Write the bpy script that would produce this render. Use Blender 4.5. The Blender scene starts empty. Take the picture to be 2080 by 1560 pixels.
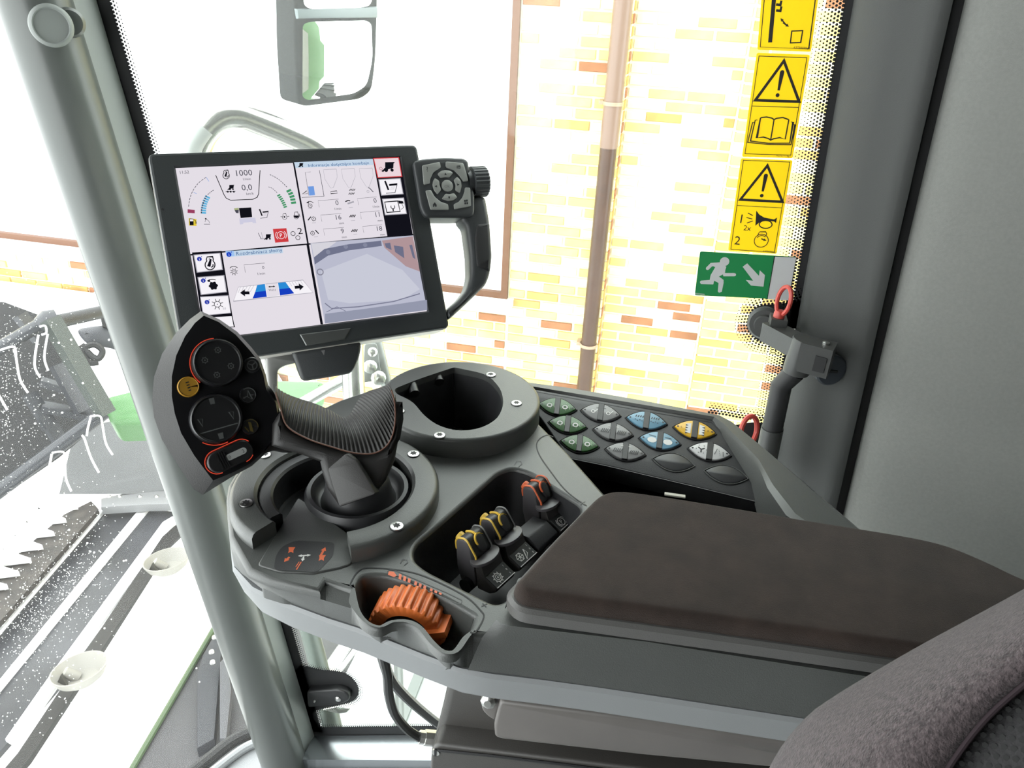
import bpy, bmesh, math, random
from mathutils import Vector as V, Matrix
from mathutils.geometry import tessellate_polygon
random.seed(7)
PI = math.pi
sc = bpy.context.scene
COL = sc.collection

# ------------------------------------------------------------------ camera
F, CX, CY = 1560.0, 1040.0, 780.0
CAM = V((0, 0, 1.2))
AX = V((0.9771, -0.1361, 0.1612)); AY = V((0.2060, 0.4530, -0.8674))
AX.normalize(); AY = (AY - AX * AY.dot(AX)).normalized(); AZ = AX.cross(AY)
ROT = Matrix((AX, AY, AZ))            # camera space -> world
cd = bpy.data.cameras.new('camera'); cam = bpy.data.objects.new('camera', cd); COL.objects.link(cam)
cd.sensor_width = 36; cd.lens = 36 * F / 2080; cd.clip_start = 0.02; cd.clip_end = 300
cam.matrix_world = Matrix.Translation(CAM) @ ROT.to_4x4()
sc.camera = cam

# ------------------------------------------------------------------ sky and exposure
SKY = 5.6
w = bpy.data.worlds.new('overcast_sky'); sc.world = w; w.use_nodes = True
bg = w.node_tree.nodes['Background']
bg.inputs[0].default_value = (0.97, 1.0, 1.0, 1); bg.inputs[1].default_value = SKY
sc.view_settings.view_transform = 'Standard'; sc.view_settings.look = 'None'
sc.view_settings.exposure = 0; sc.view_settings.gamma = 1; sc.view_settings.use_curve_mapping = False
sc.cycles.use_denoising = True
sc.cycles.max_bounces = 7; sc.cycles.diffuse_bounces = 4; sc.cycles.glossy_bounces = 3; sc.cycles.transparent_max_bounces = 12
sc.cycles.use_adaptive_sampling = True; sc.cycles.adaptive_threshold = 0.03

# ------------------------------------------------------------------ geometry of the view (pixel -> real point on a real plane)
def ray(px, py):
    return (ROT @ V((px - CX, CY - py, -F))).normalized()
def on_z(p, z):
    r = ray(*p); return CAM + r * ((z - CAM.z) / r.z)
def on_y(p, y):
    r = ray(*p); return CAM + r * (y / r.y)
def at(px, py, d):
    return CAM + ray(px, py) * d
def project(p):
    q = ROT.transposed() @ (V(p) - CAM)
    if q.z > -1e-4: return (-9999, -9999)
    return (CX + F * q.x / -q.z, CY - F * q.y / -q.z)
class Plane:
    def __init__(s, o, n, up=V((0, 0, 1))):
        s.o = V(o); s.n = V(n).normalized()
        s.v = (up - s.n * up.dot(s.n)).normalized(); s.u = s.v.cross(s.n)
    def px(s, p):
        r = ray(*p); t = (s.o - CAM).dot(s.n) / r.dot(s.n); q = CAM + r * t - s.o
        return (q.dot(s.u), q.dot(s.v))
    def pxs(s, ps): return [s.px(p) for p in ps]
    def w(s, a, b, c=0): return s.o + s.u * a + s.v * b + s.n * c

# ------------------------------------------------------------------ materials
MATS = {}
def mat(name, col, rough=0.5, metal=0.0, bump=0.0, bscale=400.0, spec=0.5, var=0.0, vscale=8.0, coat=0.0, sheen=0.0, var2=None):
    if name in MATS: return MATS[name]
    m = bpy.data.materials.new(name); m.use_nodes = True
    nt = m.node_tree; b = nt.nodes['Principled BSDF']
    b.inputs['Base Color'].default_value = (*col, 1); b.inputs['Roughness'].default_value = rough
    b.inputs['Metallic'].default_value = metal; b.inputs['Specular IOR Level'].default_value = spec
    b.inputs['Coat Weight'].default_value = coat
    if sheen: b.inputs['Sheen Weight'].default_value = sheen; b.inputs['Sheen Roughness'].default_value = 0.6
    tc = nt.nodes.new('ShaderNodeTexCoord')
    if bump:
        n = nt.nodes.new('ShaderNodeTexNoise'); n.inputs['Scale'].default_value = bscale; n.inputs['Detail'].default_value = 3
        bp = nt.nodes.new('ShaderNodeBump'); bp.inputs['Strength'].default_value = bump; bp.inputs['Distance'].default_value = 0.001
        nt.links.new(tc.outputs['Object'], n.inputs['Vector']); nt.links.new(n.outputs['Fac'], bp.inputs['Height'])
        nt.links.new(bp.outputs['Normal'], b.inputs['Normal'])
    if var:
        n2 = nt.nodes.new('ShaderNodeTexNoise'); n2.inputs['Scale'].default_value = vscale; n2.inputs['Detail'].default_value = 5
        rp = nt.nodes.new('ShaderNodeValToRGB')
        c2 = var2 or tuple(min(1, c * (1 + var)) for c in col); c1 = tuple(c * (1 - var) for c in col)
        rp.color_ramp.elements[0].position = 0.3; rp.color_ramp.elements[1].position = 0.7
        rp.color_ramp.elements[0].color = (*c1, 1); rp.color_ramp.elements[1].color = (*c2, 1)
        nt.links.new(tc.outputs['Object'], n2.inputs['Vector']); nt.links.new(n2.outputs['Fac'], rp.inputs['Fac'])
        nt.links.new(rp.outputs['Color'], b.inputs['Base Color'])
    MATS[name] = m; return m
def emit(name, col, s=1.0):
    if name in MATS: return MATS[name]
    m = bpy.data.materials.new(name); m.use_nodes = True; nt = m.node_tree
    nt.nodes.remove(nt.nodes['Principled BSDF'])
    e = nt.nodes.new('ShaderNodeEmission'); e.inputs[0].default_value = (*col, 1); e.inputs[1].default_value = s
    nt.links.new(e.outputs[0], nt.nodes['Material Output'].inputs[0])
    MATS[name] = m; return m
def lin(r, g, b):
    f = lambda c: (c / 255) / 12.92 if c <= 10 else (((c / 255) + 0.055) / 1.055) ** 2.4
    return (f(r), f(g), f(b))
def led(name, rgb): return emit('lcd_' + name, lin(*rgb), 1.0)
def film(name, col, tr=0.5, rough=0.5):
    """thin vinyl: reflects and lets some daylight through"""
    if name in MATS: return MATS[name]
    m = bpy.data.materials.new(name); m.use_nodes = True; nt = m.node_tree
    b = nt.nodes['Principled BSDF']; b.inputs['Base Color'].default_value = (*col, 1); b.inputs['Roughness'].default_value = rough
    t = nt.nodes.new('ShaderNodeBsdfTranslucent'); t.inputs[0].default_value = (*col, 1)
    mx = nt.nodes.new('ShaderNodeMixShader'); mx.inputs[0].default_value = tr
    nt.links.new(b.outputs[0], mx.inputs[1]); nt.links.new(t.outputs[0], mx.inputs[2])
    nt.links.new(mx.outputs[0], nt.nodes['Material Output'].inputs[0])
    MATS[name] = m; return m
def glass(name, veil, tint=(1, 1, 1), gloss=0.05, spots=False):
    if name in MATS: return MATS[name]
    m = bpy.data.materials.new(name); m.use_nodes = True; nt = m.node_tree
    nt.nodes.remove(nt.nodes['Principled BSDF'])
    t = nt.nodes.new('ShaderNodeBsdfTransparent'); t.inputs[0].default_value = (*tint, 1)
    tl = nt.nodes.new('ShaderNodeBsdfTranslucent'); tl.inputs[0].default_value = (1, 1, 1, 1)
    g = nt.nodes.new('ShaderNodeBsdfGlossy'); g.inputs['Roughness'].default_value = 0.03
    m1 = nt.nodes.new('ShaderNodeMixShader'); m1.inputs[0].default_value = veil
    m2 = nt.nodes.new('ShaderNodeMixShader'); m2.inputs[0].default_value = gloss
    nt.links.new(t.outputs[0], m1.inputs[1]); nt.links.new(tl.outputs[0], m1.inputs[2])
    nt.links.new(m1.outputs[0], m2.inputs[1]); nt.links.new(g.outputs[0], m2.inputs[2])
    nt.links.new(m2.outputs[0], nt.nodes['Material Output'].inputs[0])
    MATS[name] = m; return m

# interior plastics
PL = lambda: mat('console_plastic', (0.066, 0.069, 0.066), 0.36, bump=0.2, bscale=1400, var=0.06, vscale=20)
PLD = lambda: mat('dark_plastic', (0.022, 0.022, 0.024), 0.45, bump=0.2, bscale=1500)
PLB = lambda: mat('black_plastic', (0.012, 0.012, 0.013), 0.38, bump=0.1, bscale=1500)
PLG = lambda: mat('light_grey_plastic', (0.20, 0.207, 0.212), 0.5, bump=0.1, bscale=1200)
RUB = lambda: mat('black_rubber', (0.015, 0.015, 0.016), 0.6, bump=0.1, bscale=900)
MON = lambda: mat('monitor_plastic', (0.026, 0.03, 0.031), 0.5, bump=0.15, bscale=1600)
STEEL = lambda: mat('zinc_screw_steel', (0.62, 0.62, 0.6), 0.3, 1.0)
CHROME = lambda: mat('stainless_tube', (0.7, 0.7, 0.68), 0.22, 1.0, bump=0.05, bscale=60)
PRINT_W = lambda: mat('white_print', (0.62, 0.62, 0.6), 0.5)
PRINT_G = lambda: mat('grey_print', (0.16, 0.16, 0.16), 0.5)
PRINT_K = lambda: mat('black_print', (0.012, 0.012, 0.014), 0.5)
PRINT_O = lambda: mat('orange_print', (0.62, 0.12, 0.04), 0.5)
PRINT_Y = lambda: mat('yellow_print', (0.62, 0.40, 0.05), 0.45)

# ------------------------------------------------------------------ object helpers
def link(o): COL.objects.link(o); return o
def tag(o, label=None, cat=None, group=None, kind=None):
    if label: o['label'] = label
    if cat: o['category'] = cat
    if group: o['group'] = group
    if kind: o['kind'] = kind
    return o
def thing(name, label, cat, loc, group=None, kind=None):
    o = bpy.data.objects.new(name, None); o.empty_display_size = 0.05; o.location = loc
    link(o); return tag(o, label, cat, group, kind)
def setpar(o, parent):
    if parent is None: return
    o.parent = parent
    m = Matrix.Translation(parent.location)
    o.matrix_parent_inverse = m.inverted()
def mesh(name, verts, faces, mats, fm=None, smooth=True, sharp=35):
    me = bpy.data.meshes.new(name)
    me.from_pydata([tuple(v) for v in verts], [], faces)
    for m in (mats if isinstance(mats, (list, tuple)) else [mats]): me.materials.append(m)
    if fm: me.polygons.foreach_set('material_index', fm)
    me.update()
    if smooth:
        me.polygons.foreach_set('use_smooth', [True] * len(me.polygons))
        try: me.set_sharp_from_angle(angle=math.radians(sharp))
        except Exception: pass
    return me
def obj(name, vf, mats, parent=None, fm=None, smooth=True, sharp=35, fix=True):
    verts, faces = vf
    verts = [V(v) for v in verts]
    c = V((sum(v.x for v in verts), sum(v.y for v in verts), sum(v.z for v in verts))) / max(1, len(verts))
    c.z = min(v.z for v in verts)
    me = mesh(name, [v - c for v in verts], faces, mats, fm, smooth, sharp)
    if fix:
        bm = bmesh.new(); bm.from_mesh(me); bmesh.ops.recalc_face_normals(bm, faces=bm.faces); bm.to_mesh(me); bm.free()
    o = bpy.data.objects.new(name, me); o.location = c; link(o)
    setpar(o, parent); return o
def join(*vfs):
    vs, fs = [], []
    for v, f in vfs:
        k = len(vs); vs += [V(p) for p in v]; fs += [tuple(i + k for i in q) for q in f]
    return vs, fs
def joinm(items):
    vs, fs, fm = [], [], []
    for (v, f), m in items:
        k = len(vs); vs += [V(p) for p in v]; fs += [tuple(i + k for i in q) for q in f]; fm += [m] * len(f)
    return (vs, fs), fm
def loft(loops, closed=True, cap0=True, cap1=True):
    n = len(loops[0]); vs = [V(p) for l in loops for p in l]; fs = []
    for k in range(len(loops) - 1):
        for i in range(n if closed else n - 1):
            j = (i + 1) % n
            fs.append((k * n + i, k * n + j, (k + 1) * n + j, (k + 1) * n + i))
    if closed:
        if cap0: fs += capfaces(loops[0], 0, True)
        if cap1: fs += capfaces(loops[-1], (len(loops) - 1) * n, False)
    return vs, fs
def capfaces(loop, base, flip):
    pts = [V(p) for p in loop]
    tris = tessellate_polygon([pts])
    return [tuple(base + i for i in (t[::-1] if flip else t)) for t in tris]
def fillholes(outer, holes):
    tris = tessellate_polygon([[V(p) for p in outer]] + [[V(p) for p in h] for h in holes])
    vs = [V(p) for p in outer] + [V(p) for h in holes for p in h]
    return vs, [tuple(t) for t in tris]
def area2(ps): return sum(ps[i][0] * ps[(i + 1) % len(ps)][1] - ps[(i + 1) % len(ps)][0] * ps[i][1] for i in range(len(ps))) / 2
def ccw(ps): return list(ps) if area2(ps) > 0 else list(ps)[::-1]
def offset(ps, d):
    """outward for ccw loops when d > 0"""
    n = len(ps); out = []
    for i in range(n):
        a, b, c = V(ps[i - 1][:2]), V(ps[i][:2]), V(ps[(i + 1) % n][:2])
        e1, e2 = (b - a), (c - b)
        if e1.length < 1e-9: e1 = e2
        if e2.length < 1e-9: e2 = e1
        e1.normalize(); e2.normalize()
        n1, n2 = V((e1.y, -e1.x)), V((e2.y, -e2.x)); m = n1 + n2
        if m.length < 1e-6: m = n1
        m.normalize(); k = d / max(0.45, m.dot(n1))
        out.append((b.x + m.x * k, b.y + m.y * k))
    return out
def rnd(ps, r, seg=4):
    """round polygon corners; r one radius or a list"""
    n = len(ps); out = []
    for i in range(n):
        a, b, c = V(ps[i - 1][:2]), V(ps[i][:2]), V(ps[(i + 1) % n][:2])
        rr = r[i] if isinstance(r, (list, tuple)) else r
        d1, d2 = (a - b), (c - b); k = min(rr, d1.length * 0.48, d2.length * 0.48)
        if k < 1e-6: out.append((b.x, b.y)); continue
        p, q = b + d1.normalized() * k, b + d2.normalized() * k
        for s in range(seg + 1):
            t = s / seg; x = p * (1 - t) ** 2 + b * 2 * t * (1 - t) + q * t * t; out.append((x.x, x.y))
    return out
def spline(ps, per=6, closed=True):
    n = len(ps); P = [V(p) for p in ps]; out = []
    rng = n if closed else n - 1
    for i in range(rng):
        p0 = P[(i - 1) % n] if closed or i > 0 else P[0]
        p1, p2 = P[i], P[(i + 1) % n]
        p3 = P[(i + 2) % n] if closed or i + 2 < n else P[-1]
        for s in range(per):
            t = s / per
            out.append(0.5 * ((2 * p1) + (p2 - p0) * t + (2 * p0 - 5 * p1 + 4 * p2 - p3) * t * t + (3 * p1 - p0 - 3 * p2 + p3) * t ** 3))
    if not closed: out.append(P[-1].copy())
    return out
def resample(ps, n, closed=True):
    P = [V(p) for p in ps]
    if closed: P = P + [P[0]]
    L = [0]
    for a, b in zip(P, P[1:]): L.append(L[-1] + (b - a).length)
    out = []; k = 0
    for i in range(n):
        d = L[-1] * i / (n if closed else n - 1)
        while k < len(P) - 2 and L[k + 1] < d: k += 1
        t = (d - L[k]) / max(1e-9, L[k + 1] - L[k]); out.append(P[k].lerp(P[k + 1], min(1, max(0, t))))
    return out
def circle(c, r, n=32, a0=0): return [(c[0] + r * math.cos(a0 + 2 * PI * i / n), c[1] + r * math.sin(a0 + 2 * PI * i / n)) for i in range(n)]
def slab(pl, ps, h0, h1, bev=0.0, seg=3, bev0=0.0, taper=0.0):
    """outline extruded along the plane normal from h0 to h1 with a rounded top edge"""
    ps = ccw(ps); loops = []
    q0 = offset(ps, taper) if taper else ps
    if bev0:
        loops.append([pl.w(a, b, h0) for a, b in offset(q0, -bev0)])
        loops.append([pl.w(a, b, h0 + bev0) for a, b in q0])
    else: loops.append([pl.w(a, b, h0) for a, b in q0])
    if bev:
        for s in range(seg + 1):
            t = PI / 2 * s / seg
            q = offset(ps, -bev * (1 - math.cos(t))); loops.append([pl.w(a, b, h1 - bev + bev * math.sin(t)) for a, b in q])
    else: loops.append([pl.w(a, b, h1) for a, b in ps])
    return loft(loops)
def tube(path, r, seg=10, cap=True, closed=False, up=None):
    P = [V(p) for p in path]; n = len(P); rs = r if isinstance(r, (list, tuple)) else [r] * n
    loops = []; prev = None
    for i in range(n):
        if closed: t = P[(i + 1) % n] - P[i - 1]
        else: t = P[min(i + 1, n - 1)] - P[max(i - 1, 0)]
        t.normalize()
        if prev is None:
            a = up if up is not None else (V((0, 0, 1)) if abs(t.z) < 0.9 else V((1, 0, 0)))
            x = (a - t * a.dot(t)).normalized()
        else: x = (prev - t * prev.dot(t)).normalized()
        prev = x; y = t.cross(x)
        loops.append([P[i] + (x * math.cos(2 * PI * k / seg) + y * math.sin(2 * PI * k / seg)) * rs[i] for k in range(seg)])
    if closed: loops.append(loops[0])
    return loft(loops, True, cap and not closed, cap and not closed)
def lathe(pl, prof, seg=32, cap0=False, cap1=True, a0=0.0, a1=2 * PI):
    full = abs(a1 - a0 - 2 * PI) < 1e-6
    n = seg if full else seg + 1
    loops = [[pl.w(r * math.cos(a0 + (a1 - a0) * i / seg), r * math.sin(a0 + (a1 - a0) * i / seg), h) for i in range(n)] for r, h in prof]
    return loft(loops, full, cap0 and full, cap1 and full)
def boxf(o, ux, uy, uz, x0, x1, y0, y1, z0, z1):
    vs = [o + ux * x + uy * y + uz * z for z in (z0, z1) for y in (y0, y1) for x in (x0, x1)]
    return vs, [(0, 2, 3, 1), (4, 5, 7, 6), (0, 1, 5, 4), (2, 6, 7, 3), (0, 4, 6, 2), (1, 3, 7, 5)]
def box(a, b):
    return boxf(V((0, 0, 0)), V((1, 0, 0)), V((0, 1, 0)), V((0, 0, 1)), a[0], b[0], a[1], b[1], a[2], b[2])
def bbar(p, q, wd, ht, up=V((0, 0, 1))):
    p, q = V(p), V(q); t = (q - p); L = t.length; t.normalize()
    s = t.cross(up).normalized(); u = s.cross(t)
    return boxf(p, t, s, u, 0, L, -wd / 2, wd / 2, -ht / 2, ht / 2)
Z2 = lambda z: Plane((0, 0, z), (0, 0, 1), V((0, 1, 0)))       # horizontal plane: local coords = world x, y
def zpts(ps, z): return [tuple(on_z(p, z))[:2] for p in ps]

# ------------------------------------------------------------------ flat print: drawn shapes on a plane
TXT = {}
def text_geo(s):
    if s in TXT: return TXT[s]
    cu = bpy.data.curves.new('t', 'FONT'); cu.body = s; cu.size = 1.0; cu.resolution_u = 2
    o = bpy.data.objects.new('t', cu); COL.objects.link(o)
    dg = bpy.context.evaluated_depsgraph_get()
    me = bpy.data.meshes.new_from_object(o.evaluated_get(dg))
    vs = [(v.co.x, v.co.y) for v in me.vertices]; fs = [tuple(p.vertices) for p in me.polygons]
    bpy.data.objects.remove(o); bpy.data.curves.remove(cu); bpy.data.meshes.remove(me)
    TXT[s] = (vs, fs); return TXT[s]
class Draw:
    def __init__(s, pl, lift=0.0002): s.pl = pl; s.vs = []; s.fs = []; s.fm = []; s.mats = []; s.lift = lift; s.step = 0.00002; s.k = 0
    def add(s, v2, fs, m):
        if m not in s.mats: s.mats.append(m)
        b = len(s.vs); h = s.lift + s.k * s.step; s.k += 1
        s.vs += [s.pl.w(a, c, h) for a, c in v2]; s.fs += [tuple(i + b for i in f) for f in fs]; s.fm += [s.mats.index(m)] * len(fs)
    def poly(s, ps, m):
        ps = ccw([(p[0], p[1]) for p in ps])
        s.add(ps, [tuple(t) for t in tessellate_polygon([[V((a, b, 0)) for a, b in ps]])], m)
    def rect(s, x0, y0, x1, y1, m): s.poly([(x0, y0), (x1, y0), (x1, y1), (x0, y1)], m)
    def disc(s, c, r, m, n=20): s.poly(circle(c, r, n), m)
    def line(s, ps, wd, m, closed=False):
        P = [V((p[0], p[1])) for p in ps]; n = len(P)
        if closed: P = P + [P[0]]
        v2, fs = [], []
        for i in range(len(P)):
            t = P[min(i + 1, len(P) - 1)] - P[max(i - 1, 0)]
            if closed and i in (0, len(P) - 1): t = P[1] - P[-2]
            if t.length < 1e-9: t = V((1, 0))
            t.normalize(); q = V((-t.y, t.x)) * wd / 2
            if 0 < i < len(P) - 1:
                e = (P[i + 1] - P[i]).normalized(); c = abs(t.dot(e)); q /= max(0.5, c)
            elif closed:
                e = (P[1] - P[0]).normalized(); c = abs(t.dot(e)); q /= max(0.5, c)
            v2 += [tuple(P[i] + q), tuple(P[i] - q)]
        for i in range(len(P) - 1): fs.append((2 * i, 2 * i + 1, 2 * i + 3, 2 * i + 2))
        s.add(v2, fs, m)
    def arc(s, c, r, a0, a1, wd, m, n=24):
        s.line([(c[0] + r * math.cos(a0 + (a1 - a0) * i / n), c[1] + r * math.sin(a0 + (a1 - a0) * i / n)) for i in range(n + 1)], wd, m)
    def ring(s, c, r, wd, m, n=24): s.line(circle(c, r, n), wd, m, True)
    def text(s, t, x, y, h, m, ang=0.0, al='c', wx=1.0):
        vs, fs = text_geo(t)
        if not vs: return
        x0, x1 = min(v[0] for v in vs), max(v[0] for v in vs); y0, y1 = 0.0, 0.73
        ox = {'c': (x0 + x1) / 2, 'l': x0, 'r': x1}[al]; k = h / 0.73; ca, sa = math.cos(ang), math.sin(ang)
        v2 = []
        for a, b in vs:
            p, q = (a - ox) * k * wx, (b - 0.365) * k; v2.append((x + p * ca - q * sa, y + p * sa + q * ca))
        s.add(v2, fs, m)
    def arrow(s, p, q, wd, m, hd=2.4):
        p, q = V(p[:2]), V(q[:2]); t = (q - p); L = t.length; t.normalize(); n = V((-t.y, t.x)); h = min(L * 0.6, wd * hd)
        e = q - t * h
        s.poly([tuple(x) for x in (p + n * wd / 2, p - n * wd / 2, e - n * wd / 2, e - n * wd * 1.25, q, e + n * wd * 1.25, e + n * wd / 2)], m)
    def gear(s, c, r, teeth, wd, m):
        s.ring(c, r, wd, m)
        for i in range(teeth):
            a = 2 * PI * i / teeth
            s.line([(c[0] + math.cos(a) * r, c[1] + math.sin(a) * r), (c[0] + math.cos(a + 0.25) * r * 1.4, c[1] + math.sin(a + 0.25) * r * 1.4)], wd, m)
    def build(s, name, parent=None, label=None):
        o = obj(name, (s.vs, s.fs), s.mats, parent, s.fm, smooth=False, fix=False)
        if label: o['label'] = label
        return o

# ================================================================== THE SETTING: cab shell
FAB = lambda: mat('grey_cab_fabric', (0.19, 0.193, 0.180), 0.9, bump=0.5, bscale=1800, var=0.05, vscale=300)
PIL = lambda: mat('pillar_grey_paint', (0.088, 0.095, 0.090), 0.30, bump=0.06, bscale=600)
PILB = lambda: mat('rear_pillar_trim', (0.047, 0.049, 0.047), 0.7, bump=0.25, bscale=1200)
FLR = lambda: mat('floor_grey_plastic', (0.28, 0.29, 0.30), 0.4, bump=0.1, bscale=300)
GAS = lambda: mat('black_gasket', (0.008, 0.008, 0.009), 0.6)
HZ = V((0, 0, 1))
GY = 0.90                                     # right-hand glass plane
ZF = -0.16
flo = [(-0.55, 0.86), (0.95, 0.86), (0.95, -0.86), (-0.95, -0.86), (-1.02, -0.3), (-1.0, 0.2), (-0.86, 0.6)]
fl = zpts([(300, 1680), (380, 1595), (430, 1553), (481, 1512), (520, 1493), (560, 1484)], ZF)
flo = [tuple(p) for p in fl] + [(-0.50, 0.865), (0.95, 0.865), (0.95, -0.86), (-1.0, -0.86), (-1.05, 0.0), (-0.95, 0.3)]
tag(obj('floor', slab(Z2(0), flo, ZF - 0.05, ZF, 0.008), FLR()), 'light grey moulded cab floor at the foot of the front pillar', 'floor', kind='structure')
tag(obj('ceiling', box((-1.05, -0.95, 1.72), (1.1, 0.95, 1.80)), mat('roof_liner', (0.07, 0.07, 0.068), 0.9, bump=0.3, bscale=900)), 'grey cab roof lining overhead', 'ceiling', kind='structure')
tag(obj('wall_rear', box((0.97, -0.9, ZF), (1.03, 0.62, 1.72)), mat('dark_rear_lining', (0.05, 0.05, 0.048), 0.9)), 'unseen dark rear cab wall, closed up to the roof to dim the cab', 'wall', kind='structure')  # out of view; solid without a window, to keep daylight out of the cab
wl = thing('wall_left', 'unseen dark left cab wall, mostly closed to dim the cab', 'wall', (0, -0.93, ZF), kind='structure')  # out of view; opaque where door glass would be, to darken the interior
obj('lower_panel', box((-0.9, -0.96, ZF), (-0.35, -0.90, 0.6)), mat('dark_rear_lining', (0.05, 0.05, 0.048), 0.9), wl); obj('rear_panel', box((-0.35, -0.96, ZF), (1.0, -0.90, 1.72)), mat('dark_rear_lining', (0.05, 0.05, 0.048), 0.9), wl)

# front right pillar: round tube with a flat flange on the window side
def pillar_x(z): return -0.7295 + (1.149 - z) * 0.1385     # centre line
loops = []
for k in range(25):
    z = ZF + (1.74 - ZF) * k / 24; cx = pillar_x(z)
    lp = []
    for i in range(28):
        a = 2 * PI * i / 28; x, y = 0.041 * math.cos(a) - .004, 0.040 * math.sin(a)
        lp.append(V((cx + x, 0.845 + y, z)))
    loops.append(lp)
pa = thing('trim_1', 'light grey tubular front corner post of the cab', 'pillar', (pillar_x(ZF), 0.845, ZF), kind='structure')
obj('post_tube', loft(loops), PIL(), pa)
loops = []
for k in range(13):
    z = ZF + (1.74 - ZF) * k / 12; cx = pillar_x(z)
    loops.append([V((cx + 0.012, 0.868, z)), V((cx + 0.021, 0.858, z)), V((cx + 0.030, 0.864, z)), V((cx + 0.037, 0.897, z)), V((cx - 0.01, 0.897, z))])
obj('post_flange', loft(loops), mat('flange_grey_paint', (0.19, 0.205, 0.195), 0.4), pa)
q = on_y((104, 52), 0.818)
bp = Plane(q, (CAM - q).normalized())
obj('mount_boss', lathe(bp, [(0.0225, -0.03), (0.0225, 0.002), (0.0212, 0.0045), (0.0185, 0.006), (0.0172, 0.004), (0.0, 0.004)], 40), mat('flange_grey_paint', (0.19, 0.205, 0.195), 0.4), pa)  # paler than the post: light on the boss is put into its colour
bp2 = Plane(on_y((142, 46), 0.836), bp.n)
obj('mount_boss', lathe(bp2, [(0.016, -0.03), (0.016, 0.0), (0.013, 0.004), (0.0, 0.004)], 32), PIL(), pa)
obj('base_collar', lathe(Plane((pillar_x(ZF) , 0.845, ZF), HZ, V((0, 1, 0))), [(0.062, 0.0), (0.062, 0.008), (0.057, 0.012), (0.049, 0.012), (0.045, 0.004)], 40, cap1=False), FLR(), pa)

# rear pillar, moulded trim bulging into the cab
lx = lambda z: 0.156 + (1.192 - z) * 0.055
loops = []
for k in range(17):
    z = -0.1 + 1.82 * k / 16; x0 = lx(z); x1 = 0.232 + (1.192 - z) * 0.054
    pts = [(x0, GY), (x0 + 0.002, GY - 0.014), (x0 + 0.014, GY - 0.032), (x0 + 0.032, GY - 0.045), (x0 + 0.055, GY - 0.055), (x1 - 0.012, GY - 0.064), (x1 - 0.002, GY - 0.062), (x1, GY - 0.05), (x1, GY + 0.03), (x0, GY + 0.03)]
    loops.append([V((a, b, z)) for a, b in pts])
pb = thing('trim_2', 'dark grey moulded rear door pillar right of the warning stickers', 'pillar', (0.3, 0.87, -0.1), kind='structure')
obj('pillar_shell', loft(loops), PILB(), pb, sharp=60)
q = Plane(on_y((1688, 752), GY - 0.058), V((0.35, -0.93, 0.05)))
obj('plug_cap', lathe(q, [(0.018, -0.012), (0.0185, 0.001), (0.0165, 0.003), (0.0, 0.0035)], 32), mat('dark_blue_cap', (0.035, 0.042, 0.052), 0.35), pb)['label'] = 'round dark plug cap'
obj('plug_slot', slab(q, [(-0.006, -0.001), (0.006, -0.002), (0.006, 0.001), (-0.006, 0.002)], 0.003, 0.0045), GAS(), pb)
# fabric lined rear quarter panel
loops = []
prof = [(0.243, GY + 0.02), (0.243, GY - 0.055), (0.246, GY - 0.066), (0.254, GY - 0.075), (0.27, GY - 0.085), (0.31, GY - 0.105), (0.40, GY - 0.14), (0.60, GY - 0.19), (1.0, GY - 0.24), (1.0, GY + 0.02)]
for k in range(12):
    z = -0.1 + 1.82 * k / 11; s = (1.192 - z) * 0.054
    loops.append([V((a + s, b, z)) for a, b in prof])
tag(obj('wall_right', loft(loops), FAB(), sharp=70), 'grey fabric lined quarter panel behind the rear pillar', 'wall', kind='structure')
loops = [[V((0.236 + (1.192 - z) * 0.054 + dx, GY - 0.05 + dy, z)) for dx, dy in ((-0.008, 0), (0.010, 0), (0.010, 0.07), (-0.008, 0.07))] for z in (-0.1, 0.6, 1.2, 1.72)]
tag(obj('trim_3', loft(loops), GAS()), 'black gap seal between rear pillar and fabric panel', 'seal', kind='structure')

# right-hand window: glass, black ceramic border, fading dots
gp = Plane((0, GY, 0), (0, -1, 0))             # local a = x, b = z
A = lambda ps: [(V(on_y(p, GY)).x, V(on_y(p, GY)).z) for p in ps]
WG = lambda: glass('hazy_window_glass', 0.008, (0.97, 1.0, 0.98), 0.02)
left_edge = lambda z: pillar_x(z) + 0.037
bl = A([(640, 1484), (870, 1482)]); slope = (bl[1][1] - bl[0][1]) / (bl[1][0] - bl[0][0])
bot = lambda x: bl[0][1] + slope * (x - bl[0][0])
gpoly = [(left_edge(-0.1), bot(left_edge(-0.1))), (0.22, bot(0.22)), (0.16, 1.72), (left_edge(1.72), 1.72)]
w1 = thing('window_1', 'large right side window with black dotted border and warning stickers', 'window', (-0.2, GY, -0.05), kind='structure')
obj('window_pane', slab(gp, gpoly, -0.005, 0.0), WG(), w1)
fr = []; dots = []
def hexdot(pl, a, b, r, h=0.0006, n=6):
    return [pl.w(a + r * math.cos(2 * PI * i / n), b + r * math.sin(2 * PI * i / n), h) for i in range(n)]
zs = [-0.1 + 1.82 * k / 30 for k in range(31)]
lb = [(left_edge(z) + 0.016, z) for z in zs]
fr.append(slab(gp, [(left_edge(z) - 0.03, z) for z in zs[::-1]] + lb, 0.0002, 0.0006))
rb = [(lx(z) - 0.008, z) for z in zs]
fr.append(slab(gp, [(lx(z) + 0.03, z) for z in zs] + rb[::-1], 0.0002, 0.0006))
fr.append(slab(gp, [(-0.56, bot(-0.56) - 0.02), (0.2, bot(0.2) - 0.02), (0.2, bot(0.2) + 0.010), (-0.56, bot(-0.56) + 0.010)], 0.0002, 0.0006))
blobs = []
b1 = spline(A([(1540, 622), (1524, 640), (1519, 662), (1528, 680), (1548, 694), (1600, 700), (1640, 690), (1650, 610), (1620, 612), (1580, 617)]), 4)
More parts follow.
